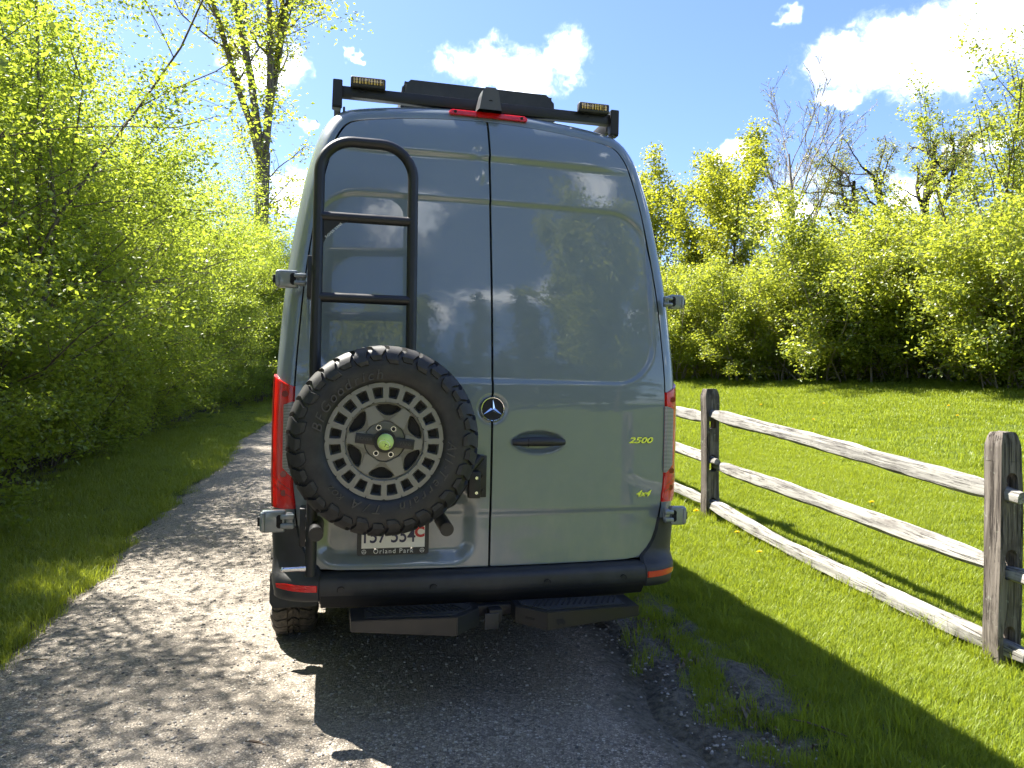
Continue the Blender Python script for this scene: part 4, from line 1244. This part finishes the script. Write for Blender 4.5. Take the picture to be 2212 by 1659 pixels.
def leaf_mesh(name, tips, n, size, spread, seed, aspect=.55, droop=.0, clump=1.0):
    rs = np.random.default_rng(seed)
    segs, wts = [], []
    for pts in tips:
        for a, b in zip(pts, pts[1:]):
            segs.append((*a, *b)); wts.append((b-a).length)
    S = np.array(segs); wt = np.array(wts)
    # clumps: some twigs carry more leaves
    wt = wt*rs.gamma(clump*2, 1, len(wt)); wt /= wt.sum()
    i = rs.choice(len(S), n, p=wt); u = rs.random((n, 1))
    P = S[i, :3]*(1-u)+S[i, 3:]*u+rs.normal(0, spread, (n, 3))*np.array([1, 1, .8])
    P[:, 2] -= np.abs(rs.normal(0, 1, n))*droop
    P[:, 2] = np.maximum(P[:, 2], .04)
    L = size*rs.uniform(.45, 1.4, n)[:, None]; Wd = L*aspect
    ax = rs.normal(0, 1, (n, 3)); ax[:, 2] = ax[:, 2]*.5-.15; ax /= np.linalg.norm(ax, axis=1)[:, None]
    nr = rs.normal(0, 1, (n, 3))*.75; nr[:, 2] += .8
    sd = np.cross(ax, nr); sd /= np.linalg.norm(sd, axis=1)[:, None]+1e-9
    nn = np.cross(sd, ax)
    V = np.empty((n, 4, 3), np.float32)
    V[:, 0] = P; V[:, 1] = P+ax*L*.45+sd*Wd*.5+nn*L*.10; V[:, 2] = P+ax*L; V[:, 3] = P+ax*L*.45-sd*Wd*.5+nn*L*.10
    b = np.arange(n)[:, None]*4
    F = np.concatenate([b+np.array([0, 1, 2]), b+np.array([0, 2, 3])])
    rnd = np.repeat(rs.random(n), 4)
    return np_mesh(name, V.reshape(-1, 3), F, smooth=False, attr=rnd)
def make_plant(name, seed, cfg, stems, h, base_r, tilt, leaves, size, spread, lm, bm_, aspect=.55, spread_base=.2, minr=0.0, droop=0.0, clump=1.0, floor=0.0):
    rg = random.Random(seed); out, tips = [], []
    for k in range(stems):
        a = 2*math.pi*(k+rg.uniform(-.3, .3))/stems; tl = R(rg.uniform(*tilt)) if stems > 1 else R(rg.uniform(0, 3))
        p = Vector((math.cos(a)*spread_base*rg.random(), math.sin(a)*spread_base*rg.random(), -.1)) if stems > 1 else Vector((0, 0, -.1))
        d = Vector((math.cos(a)*math.sin(tl), math.sin(a)*math.sin(tl), math.cos(tl)))
        grow(rg, p, d, h*rg.uniform(.75, 1.08) if stems > 1 else h, base_r*rg.uniform(.7, 1.1) if stems > 1 else base_r, 0, cfg, out, tips)
    return wood_mesh('stems', out, minr, floor), leaf_mesh('crown', tips, leaves, size, spread, seed, aspect, droop, clump)
def place(name, meshes, mats_, loc, rotz, sc, label, cat, group, wood_name='trunk'):
    r = empty(name, loc, None, (0, 0, rotz)); r.scale = (sc, sc, sc) if not hasattr(sc, '__len__') else sc
    tag(r, label, cat, group)
    link(wood_name, meshes[0], mats_[0], r); link('crown', meshes[1], mats_[1], r)
    return r
SHRUB = [dict(seg=8, wig=.10, up=.02, kids=(8, 10), t0=.10, ang=(30, 65), len=(.38, .6), rr=.5, taper=.35, lead=True),
         dict(seg=5, wig=.16, up=.03, kids=(6, 8), t0=.12, ang=(25, 65), len=(.35, .6), rr=.5),
         dict(seg=4, wig=.2, up=.0, kids=(0, 0), t0=0, ang=(0, 0), len=(0, 0))]
left_var = [make_plant('s', 20+k, SHRUB, 9, 6.6, .034, (4, 20), 95000, .052, .13, None, None, .58, .35, clump=.8) for k in range(3)]
right_var = [make_plant('s', 40+k, SHRUB, 11, 3.5, .028, (10, 48), 34000, .078, .12, None, None, .58, .6, clump=.35) for k in range(3)]
rg = random.Random(9)
def left_shrub(lx, ly, sc, k, label='tall leafy green shrub in the thicket along the grass verge of the path', group='thicket beside the path'):
    place('tall_shrub', left_var[k % 3], (M['bark'], M['leaf_left']), W(lx, ly, gz(lx, ly)), rg.uniform(0, 6.28), (sc, sc, sc*rg.uniform(.92, 1.08)),
          label, 'shrub', group, 'stems')
ly = -5.5; k = 0
while ly < 44:
    left_shrub(-5.0-rg.uniform(0, .7)+float(bend(ly))-(.62 if ly < 5 else 0), ly, rg.uniform(.92, 1.08)*(.97 if ly < 5 else 1.08 if ly < 10 else .86), k); k += 1
    ly += rg.uniform(2.0, 2.7)
for ly in (8.5, 13, 18, 24, 29): left_shrub(-8.6-rg.uniform(0, 1), ly, rg.uniform(1.1, 1.3), k, 'very tall shrub set back behind the front of the thicket', 'back row of the thicket'); k += 1
for u, d, s in ((470, 25, .95), (520, 28, .95), (560, 27, .85), (610, 28, .85), (650, 31, .9), (720, 34, .9), (800, 36, .9), (900, 38, .9), (600, 33, 1.0)):
    x_, d_ = (u-1106)/1600*d, d
    left_shrub(*Linv(x_, d_), s, k, 'bright green shrub far down the path where the thicket closes behind the van', 'shrubs at the far end of the path'); k += 1
under = [(a.copy(), b_.copy()) for a, b_ in right_var]
def low_shrub(lx, ly, sc, q):
    place('low_shrub', under[q % 3], (M['bark'], M['leaf_left']), W(lx, ly, gz(lx, ly)), rg.uniform(0, 6.28), (sc, sc, sc*rg.uniform(.9, 1.15)),
          'low leafy bush filling the foot of the thicket beside the verge', 'shrub', 'low growth along the thicket', 'stems')
ly = 3.0; q = 0
while ly < 30:
    low_shrub(-4.75-rg.uniform(0, .6)+float(bend(ly)), ly, rg.uniform(.42, .72), q); q += 1
    if q % 2: low_shrub(-7.6-rg.uniform(0, .8)+float(bend(ly)), ly+.6, rg.uniform(.8, 1.1), q+1)
    ly += rg.uniform(1.2, 1.7)
def right_shrub(x, y, sc, label, group):
    lx, ly = Linv(x, y)
    place('hedge_bush', right_var[int(rg.random()*3)], (M['bark_pale'], M['leaf_right']), (x, y, gz(lx, ly)), rg.uniform(0, 6.28), (sc, sc, sc*rg.uniform(.9, 1.1)), label, 'bush', group, 'stems')
def at(u, d): return (u-1106)/1600*d, d
for u, d, s in ((1395, 23, 1.0), (1470, 21.5, .98), (1545, 21, .9), (1610, 20, .86), (1690, 19.2, .92), (1770, 18.5, .98), (1850, 18, 1.05), (1935, 17.6, 1.06), (2010, 17, 1.12), (2090, 16, 1.0), (2160, 15, 1.0), (2250, 14.4, 1.05), (2340, 14, 1.05), (2500, 13, 1.0),
                (1430, 26, 1.2), (1530, 25, 1.05), (1620, 24, 1.0), (1730, 23, 1.05), (1830, 22, 1.12), (1930, 21, 1.15), (2050, 20, 1.25), (2180, 19, 1.3), (2330, 18, 1.2), (1330, 27, 1.1)):
    back = (u, d) in ((1430, 26), (1530, 25), (1620, 24), (1730, 23), (1830, 22), (1930, 21), (2050, 20), (2180, 19), (2330, 18), (1330, 27))
    right_shrub(*at(u, d), s*.92*rg.uniform(.8, 1.16), *(('taller leafy bush behind the front row of the hedge beyond the lawn', 'back row of the hedge') if back else ('broad leafy bush in the front row of the hedge, facing the lawn', 'front row of the hedge')))
# ---- single trees
def tree_at(name, meshes, mats_, u, d, rot, sc, label, group=None):
    x, y = at(u, d); lx, ly = Linv(x, y)
    return place(name, meshes, mats_, (x, y, gz(lx, ly)), rot, sc, label, 'tree', group)
# tall forked tree rising out of the thicket
FORK = [dict(seg=8, wig=.05, up=.06, kids=(9, 11), t0=.25, ang=(28, 60), len=(.28, .45), rr=.35, taper=.35, lead=True),
        dict(seg=6, wig=.14, up=.03, kids=(6, 8), t0=.15, ang=(30, 65), len=(.35, .55), rr=.45),
        dict(seg=4, wig=.2, up=.0, kids=(0, 0), t0=0, ang=(0, 0), len=(0, 0))]
def forked_tree():
    rg2 = random.Random(5); out, tips = [], []
    tr = [Vector((0, 0, -.2)), Vector((.05, 0, 3)), Vector((-.05, .05, 6)), Vector((0, .1, 8.4))]
    out.append((tr, [.36, .30, .26, .25], 0))
    for dx, dy, L_, r_, z in ((-.20, .05, 10, .13, 8.1), (-.10, -.1, 10.5, .15, 8.3), (.04, .15, 10, .12, 8.2), (.19, -.05, 10.5, .15, 8.3), (.28, .1, 8.5, .10, 9.6)):
        grow(rg2, Vector((dx*.4, 0, z)), Vector((dx, dy, 1)), L_, r_, 0, FORK, out, tips)
    for z in (3.5, 5, 6.4, 7.4):
        for q in range(3): grow(rg2, Vector((0, 0, z)), Vector((rg2.uniform(-1, 1), rg2.uniform(-1, 1), .4)), 2.2, .03, 1, FORK, out, tips)
    for pts, rad, lv in list(out):   # tufts growing straight from the limbs
        if lv == 0:
            tips += [pts]*3
    return wood_mesh('trunk', out), leaf_mesh('crown', tips, 26000, .11, .17, 3, .6, clump=.5)
tree_at('forked_tree', forked_tree(), (M['bark'], M['leaf_young']), 567, 33, .0, 1.28, 'tall forked tree with bare grey limbs and thin new leaves above the thicket')
MAPLE = [dict(seg=8, wig=.05, up=.05, kids=(13, 15), t0=.18, ang=(35, 62), len=(.42, .62), rr=.4, taper=.25, lead=True),
         dict(seg=6, wig=.12, up=.08, kids=(7, 9), t0=.2, ang=(25, 55), len=(.35, .5), rr=.45, lead=True),
         dict(seg=4, wig=.18, up=.04, kids=(0, 0), t0=0, ang=(0, 0), len=(0, 0))]
maple = make_plant('m', 61, MAPLE, 1, 7.9, .11, (0, 0), 20000, .12, .20, None, None, .7, clump=.6)
maple2 = make_plant('m', 62, MAPLE, 1, 7.4, .10, (0, 0), 15000, .12, .20, None, None, .7, clump=.6)
tree_at('maple_tree', maple, (M['bark_dark'], M['leaf_young']), 1545, 25, .5, .84, 'yellow-green maple with dark branches, tallest of the trees next to the van roof')
tree_at('maple_tree', maple2, (M['bark_dark'], M['leaf_young']), 1440, 27, 2.1, .9, 'yellow-green maple partly hidden by the right edge of the van')
tree_at('maple_tree', maple2, (M['bark_dark'], M['leaf_young']), 1580, 23, 4.0, .72, 'slim young maple standing just in front of the leafless tree')
BARE = [dict(seg=9, wig=.04, up=.04, kids=(16, 18), t0=.25, ang=(25, 50), len=(.55, .75), rr=.42, taper=.2, short=.9),
        dict(seg=7, wig=.08, up=.06, kids=(8, 9), t0=.2, ang=(22, 45), len=(.4, .55), rr=.4),
        dict(seg=5, wig=.12, up=.05, kids=(4, 5), t0=.2, ang=(20, 45), len=(.4, .6), rr=.5),
        dict(seg=3, wig=.15, up=.03, kids=(0, 0), t0=0, ang=(0, 0), len=(0, 0))]
bare = make_plant('b', 71, BARE, 1, 7.6, .17, (0, 0), 2200, .08, .08, None, None, .5, floor=.009)
tree_at('leafless_tree', bare, (M['bark_pale'], M['leaf_willow']), 1700, 27, 1.0, 1.0, 'almost leafless pale grey tree behind the hedge bushes')
WILL = [dict(seg=9, wig=.26, up=.05, kids=(8, 9), t0=.3, ang=(30, 60), len=(.38, .6), rr=.55, taper=.35, lead=True, short=.6),
        dict(seg=7, wig=.24, up=.05, kids=(7, 9), t0=.25, ang=(30, 70), len=(.35, .55), rr=.5, lead=True),
        dict(seg=5, wig=.2, up=-.02, kids=(3, 4), t0=.2, ang=(25, 60), len=(.4, .6), rr=.5, lead=True),
        dict(seg=3, wig=.2, up=-.03, kids=(0, 0), t0=0, ang=(0, 0), len=(0, 0))]
def willow():
    rg2 = random.Random(17); out, tips = [], []
    tr = [Vector((.0, 0, -.2)), Vector((.2, 0, 1.8)), Vector((.1, 0, 3.4))]
    out.append((tr, [.32, .26, .22], 0))
    for d, L_, r_ in ((Vector((-.62, .1, .6)), 4.2, .16), (Vector((.15, 0, 1)), 4.8, .19), (Vector((.5, .2, .8)), 3.8, .14), (Vector((-.2, .5, .9)), 4.0, .12)):
        grow(rg2, Vector((.1, 0, 3.3)), d, L_, r_, 0, WILL, out, tips)
    return wood_mesh('trunk', out), leaf_mesh('crown', tips, 17000, .085, .09, 6, .38, .05, clump=.5)
tree_at('gnarled_willow', willow(), (M['bark_dark'], M['leaf_willow']), 1965, 26, .2, 1.0, 'gnarled willow with twisted dark limbs against the sky behind the hedge')
SAP = [dict(seg=9, wig=.045, up=.05, kids=(11, 13), t0=.25, ang=(20, 42), len=(.36, .55), rr=.45, taper=.25, lead=True),
       dict(seg=6, wig=.10, up=.05, kids=(6, 8), t0=.15, ang=(25, 50), len=(.35, .5), rr=.45, lead=True),
       dict(seg=4, wig=.15, up=.02, kids=(0, 0), t0=0, ang=(0, 0), len=(0, 0))]
sap = make_plant('p', 81, SAP, 4, 6.6, .055, (5, 17), 15000, .075, .10, None, None, .6, .3, clump=.6)
tree_at('tall_sapling_clump', sap, (M['bark'], M['leaf_right']), 2175, 16.5, .4, 1.0, 'tall thin multi-stemmed sapling rising at the right end of the hedge')
tree_at('tall_sapling_clump', sap, (M['bark'], M['leaf_right']), 2300, 16.0, 2.4, 1.08, 'loose tall sapling cut off by the right edge of the view')
# ---- trees behind the camera, seen mirrored in the van's paint
def conifer():
    rg2 = random.Random(3); out = [([Vector((0, 0, -.2)), Vector((0, 0, 4)), Vector((0, 0, 8.2))], [.16, .09, .01], 0)]; tips = []
    z = .6
    while z < 8:
        Lb = (8.3-z)*.27+.12
        for q in range(7):
            a = rg2.uniform(0, 6.28); l = Lb*rg2.uniform(.75, 1.1)
            p0 = Vector((0, 0, z)); p1 = Vector((math.cos(a)*l*.6, math.sin(a)*l*.6, z-.02)); p2 = Vector((math.cos(a)*l, math.sin(a)*l, z-.12*l+.1))
            out.append(([p0, p1, p2], [.02, .012, .004], 1)); tips.append([p0.lerp(p1, .3), p1, p2])
        z += .22
    return wood_mesh('trunk', out), leaf_mesh('crown', tips, 17000, .16, .07, 8, .25, .07)
con = conifer()
rg = random.Random(31)
for k, (x, y, s) in enumerate(((6.5, -25, .95), (8.6, -26, 1.15), (11.3, -26, .9), (13.2, -25.5, 1.2), (15.0, -25, .8), (16.8, -24, 1.25), (18.6, -25, 1.05), (20.6, -23, 1.1), (22.6, -22, .9), (4.0, -27, 1.0), (24.5, -21, 1.2))):
    place('spruce_tree', con, (M['bark_dark'], M['needle']), (x, y, gz(*Linv(x, y))), k*1.3, s*1.75, 'dark spruce in the row mirrored in the van doors', 'tree', 'spruces mirrored in the doors')
for x, y, s in ((13.0, -9.5, 1.5), (15.5, -12.5, 1.6)):
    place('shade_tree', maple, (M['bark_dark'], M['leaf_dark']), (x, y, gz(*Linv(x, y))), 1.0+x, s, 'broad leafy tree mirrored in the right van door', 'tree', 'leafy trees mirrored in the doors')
for x, y, s in ((1.2, -22, 1.5), (3.4, -21, 1.5), (-2.5, -24, 1.6)):
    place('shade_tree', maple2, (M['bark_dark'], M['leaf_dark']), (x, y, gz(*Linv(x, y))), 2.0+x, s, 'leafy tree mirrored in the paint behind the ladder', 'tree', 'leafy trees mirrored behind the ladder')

# ------------------------------------------------------------------ grass
def clump_mesh(name, seed, n, rad, h0, h1, w, lean):
    rs = np.random.default_rng(seed); V, F, A = [], [], []
    for k in range(n):
        a = rs.uniform(0, 6.283); r = rad*math.sqrt(rs.random()); x, y = r*math.cos(a), r*math.sin(a)
        h = rs.uniform(h0, h1); d = rs.uniform(0, 6.283); ln = rs.uniform(.15, 1)*lean*h; ww = w*rs.uniform(.7, 1.2)
        dx, dy = math.cos(d), math.sin(d); sx, sy = -dy*ww/2, dx*ww/2
        b = len(V)
        V += [(x-sx, y-sy, -.01), (x+sx, y+sy, -.01), (x+dx*ln*.35+sx*.8, y+dy*ln*.35+sy*.8, h*.6), (x+dx*ln*.35-sx*.8, y+dy*ln*.35-sy*.8, h*.6), (x+dx*ln, y+dy*ln, h)]
        F += [(b, b+1, b+2), (b, b+2, b+3), (b+3, b+2, b+4)]
        A += [rs.random()]*5
    return np_mesh(name, V, F, smooth=False, attr=A)
def scatter_group(objs, smin, smax):
    ng = bpy.data.node_groups.new('scatter', 'GeometryNodeTree')
    ng.interface.new_socket('Geometry', in_out='INPUT', socket_type='NodeSocketGeometry'); ng.interface.new_socket('Geometry', in_out='OUTPUT', socket_type='NodeSocketGeometry')
    N, Lk = ng.nodes, ng.links
    gi = N.new('NodeGroupInput'); go = N.new('NodeGroupOutput')
    jn = N.new('GeometryNodeJoinGeometry')
    g2i = N.new('GeometryNodeGeometryToInstance')
    prev = []
    for o in objs:
        oi = N.new('GeometryNodeObjectInfo'); oi.inputs['Object'].default_value = o; oi.inputs['As Instance'].default_value = True; oi.transform_space = 'ORIGINAL'
        Lk.new(oi.outputs['Geometry'], g2i.inputs[0])
    iop = N.new('GeometryNodeInstanceOnPoints'); iop.inputs['Pick Instance'].default_value = True
    Lk.new(gi.outputs[0], iop.inputs['Points']); Lk.new(g2i.outputs[0], iop.inputs['Instance'])
    rr = N.new('FunctionNodeRandomValue'); rr.data_type = 'FLOAT_VECTOR'; rr.inputs[0].default_value = (-.12, -.12, 0); rr.inputs[1].default_value = (.12, .12, 6.283)
    rs_ = N.new('FunctionNodeRandomValue'); rs_.data_type = 'FLOAT'; rs_.inputs[2].default_value = smin; rs_.inputs[3].default_value = smax
    ri = N.new('FunctionNodeRandomValue'); ri.data_type = 'INT'; ri.inputs[4].default_value = 0; ri.inputs[5].default_value = len(objs)-1
    Lk.new(rr.outputs[0], iop.inputs['Rotation']); Lk.new(rs_.outputs[1], iop.inputs['Scale']); Lk.new(ri.outputs[2], iop.inputs['Instance Index'])
    Lk.new(iop.outputs[0], go.inputs[0])
    return ng
def field(name, pts, meshes, mt, smin, smax, label, cat='grass'):
    objs = []
    for me in meshes:
        if not me.materials: me.materials.append(mt)
        objs.append(bpy.data.objects.new(name+'_tuft', me))
    me = bpy.data.meshes.new(name); me.vertices.add(len(pts)); me.vertices.foreach_set('co', np.asarray(pts, np.float32).ravel()); me.update()
    o = link(name, me, mt)
    md = o.modifiers.new('scatter', 'NODES'); md.node_group = scatter_group(objs, smin, smax)
    tag(o, label, cat, None, 'stuff')
    return o
rs = np.random.default_rng(12)
def sample(n, x0, x1, y0, y1, keep):
    lx = rs.uniform(x0, x1, n); ly = rs.uniform(y0, y1, n)
    k = rs.random(n) < keep(lx, ly)
    lx, ly = lx[k], ly[k]
    z = ground_z(lx, ly)+(fnoise(lx, ly, 1.2, 3)-.5)*.05+(fnoise(lx, ly, 5, 4)-.5)*.02-.006
    return np.stack([VX+lx*CY-ly*SY, VY+lx*SY+ly*CY, z], -1), lx, ly
near_cl = [clump_mesh('tuft', 100+k, 74, .078, .018, .052, .0031, 1.0) for k in range(4)]
far_cl = [clump_mesh('tuft', 110+k, 170, .26, .02, .055, .0065, 1.0) for k in range(3)]
verge_cl = [clump_mesh('tuft', 120+k, 55, .10, .02, .085, .004, 1.2) for k in range(3)]
long_cl = [clump_mesh('tuft', 130+k, 34, .06, .05, .15, .004, 1.1) for k in range(2)]
p, _, _ = sample(30000, .8, 6.5, -3.2, 8.0, lambda x, y: turf_amount(x, y)*sst(9, 6, y))
field('lawn_grass', p, near_cl, M['grass'], .75, 1.3, 'short green lawn grass beside the fence and the van')
p, _, _ = sample(15000, .9, 17, 5.5, 24, lambda x, y: turf_amount(x, y)*sst(5.5, 8, y))
p2, _, _ = sample(6000, 6.4, 17, -10, 7, lambda x, y: turf_amount(x, y))
p3, _, _ = sample(9000, .9, 14, -24, -3, lambda x, y: turf_amount(x, y))
field('far_lawn_grass', np.concatenate([p, p2, p3]), far_cl, M['grass'], .8, 1.25, 'sunny lawn between the fence and the hedge bushes')
p, _, _ = sample(16000, -6, -2.3, -6, 14, lambda x, y: turf_amount(x, y)*(.35+.65*sst(-5, -4, x)))
p2, _, _ = sample(5000, -6, -2.3, 14, 36, lambda x, y: turf_amount(x, y))
p2[:, 0] += 0
field('verge_grass', np.concatenate([p, p2]), verge_cl, M['grass_shade'], .7, 1.25, 'shaded grass verge between the gravel path and the thicket')
# longer tufts the mower misses: at the fence and along the worn edge
q1, _, _ = sample(1100, FX-.14, FX+.16, -4, 10, lambda x, y: .75+0*x)
q2, _, _ = sample(260, 1.0, 1.9, -2.6, 1.5, lambda x, y: sst(.1, .6, turf_amount(x, y))*.5)
q4, _, _ = sample(120, .75, 1.7, -2.6, 2.5, lambda x, y: (1-turf_amount(x, y))*.22)
q3, _, _ = sample(500, -4.6, -3.4, 0, 16, lambda x, y: .6+0*x)
field('long_grass', np.concatenate([q1, q2, q3, q4]), long_cl, M['grass'], .5, 1.1, 'longer grass tufts under the fence rails and along the worn edge')

# ------------------------------------------------------------------ small things on the ground
def pebble(seed):
    b = bmesh.new(); bmesh.ops.create_icosphere(b, subdivisions=1, radius=1)
    for v in b.verts: v.co = v.co*(1+.35*mnoise.noise(v.co*1.3+Vector((seed*5, 0, 0)))); v.co.z *= .6
    me = bpy.data.meshes.new('pebble'); b.to_mesh(me); b.free(); return me
M['pebble'] = mat('pebbles', rough=.85, fn=lambda t, b, co: t.set(b, 'Base Color', t.ramp(t.new('ShaderNodeObjectInfo').outputs['Random'], [(0, (.09, .085, .08)), (.5, (.22, .2, .175)), (1, (.42, .39, .34))])))
lx = rs.uniform(-2.6, .95, 9000); ly = np.where(rs.random(9000) < .7, rs.uniform(-2.2, 3.5, 9000), rs.uniform(3, 12, 9000))
t_ = (lx-edge_left(ly))/(edge_right(ly)-edge_left(ly)); ok = (t_ > .0) & (t_ < 1.04)
lx, ly, t_ = lx[ok], ly[ok], t_[ok]
z = path_z(ly)+.008+.015*(1-(2*t_-1)**2)-.05*(sst(.05, 0, t_)+sst(.95, 1, t_))+(fnoise(lx, ly, 3, 8)-.5)*.018
pp = np.stack([VX+lx*CY-ly*SY, VY+lx*SY+ly*CY, z], -1)
p5, _, _ = sample(2200, .75, 1.6, -2.6, 2.0, lambda x, y: (1-turf_amount(x, y))*sst(1.7, .8, x))
pp = np.concatenate([pp, p5+np.array([0, 0, .008])])
field('loose_gravel', pp, [pebble(k) for k in range(4)], M['pebble'], .003, .010, 'loose stone chips lying on the path', 'gravel')
M['litter'] = leaf_mat('dry_leaf', (.10, .07, .045), (.24, .18, .12), (.12, .08, .04), .2)
lit = clump_mesh('litter', 140, 26, .16, .005, .03, .02, 3.0)
p, _, _ = sample(2600, -8, -4.1, -4, 18, lambda x, y: sst(-3.9, -4.8, x))
p2, _, _ = sample(1500, 1.0, 1.9, -2.6, 2.2, lambda x, y: (1-turf_amount(x, y))*.10)
straw = clump_mesh('straw', 141, 34, .13, .004, .018, .0035, 7.0)
p4, _, _ = sample(700, .8, 2.0, -2.6, 2.2, lambda x, y: (1-turf_amount(x, y))*.6+.03)
field('dead_grass', p4, [straw], M['litter'], .5, 1.0, 'dead straw-coloured grass lying on the worn soil by the path', 'dead grass')
field('leaf_litter', np.concatenate([p, p2*1.0]), [lit], M['litter'], .5, 1.0, 'dry brown leaf litter under the thicket and in the worn soil', 'litter')
M['twig'] = mat('dry_twig', (.12, .085, .06), .9, bump=(60, .6, .004))
def twig(lx, ly, L_, ang, label, bend=.03, r=.007):
    rg2 = random.Random(int(lx*1000)); n = 8
    pts = [Vector((L_*(k/n-.5), bend*math.sin(math.pi*k/n)+rg2.uniform(-.004, .004), r+.004*math.sin(5*k/n))) for k in range(n+1)]
    o = MB().tube(pts, r, 6, True, [r*(.5+.5*math.sin(math.pi*(.12+.76*k/n))) for k in range(n+1)]).build('fallen_twig', M['twig'], None)
    o.location = W(lx, ly, float(path_z(ly))+.018); o.rotation_euler = (0, 0, R(ang)); tag(o, label, 'twig', 'twigs on the path')
twig(-1.05, -.38, .115, -18, 'short brown twig lying in the middle of the gravel path', .006, .006)
twig(-.985, -.88, .16, 3, 'long dark curved twig at the very front of the path', .018, .007)
twig(-2.30, .86, .12, 14, 'thin grey twig near the left edge of the path', .004, .004)
twig(1.30, -.80, .24, -40, 'pale straight stick lying on the worn soil beside the path', .006, .005)
M['petal'] = leaf_mat('dandelion_petal', (.85, .60, .0), (.9, .70, .01), (.8, .6, .0), .3)
M['stalk'] = mat('dandelion_stalk', (.16, .22, .05), .6)
def dandelion(lx, ly, h, label, s=1.0):
    d = empty('dandelion', W(lx, ly, gz(lx, ly))); tag(d, label, 'flower', 'dandelions in the lawn')
    MB().tube([(0, 0, -.01), (.004, .003, h*.5), (.002, .006, h)], .0022, 6).build('stem', M['stalk'], d)
    rs2 = np.random.default_rng(int(h*9999)+int(lx*100)); V, F = [], []
    for k in range(70):
        a = rs2.uniform(0, 6.28); e = rs2.uniform(.1, 1.2); L_ = .024*s*rs2.uniform(.8, 1.1); w = .003*s
        dv = np.array([math.cos(a)*math.cos(e), math.sin(a)*math.cos(e), math.sin(e)*.7]); sv = np.array([-math.sin(a), math.cos(a), 0])*w
        b = len(V); c = np.array([.002, .006, h]); V += [c-sv, c+sv, c+dv*L_+sv, c+dv*L_-sv]; F += [(b, b+1, b+2), (b, b+2, b+3)]
    link('flower_head', np_mesh('flower_head', V, F, smooth=False, attr=rs2.random(len(V))), M['petal'], d)
for lx, ly, h, lb, s in ((2.93, -.62, .09, 'large yellow dandelion in the grass at the foot of the front post', 1.3), (2.66, 2.95, .10, 'yellow dandelion on the van side of the far post', 1.2), (2.90, 2.72, .08, 'yellow dandelion at the foot of the far post under the rails', 1.1),
                     (2.72, 2.30, .06, 'small dandelion on the path side of the lowest rail', 1.0), (2.60, 1.75, .05, 'low dandelion in the strip between the van and the lowest rail', 1.0), (4.35, 2.6, .06, 'single dandelion out on the lawn behind the middle rail', 1.1)):
    dandelion(lx, ly, h, lb, s)
for k, (lx, ly) in enumerate(((7.4, 9.4), (6.8, 10.2), (8.3, 8.7), (9.5, 7.0), (6.1, 9.0), (8.8, 6.1), (10.1, 5.4), (7.0, 7.2), (6.4, 12.0))):
    dandelion(lx, ly, .07, 'tiny yellow dandelion far out on the sunny lawn', 1.2)
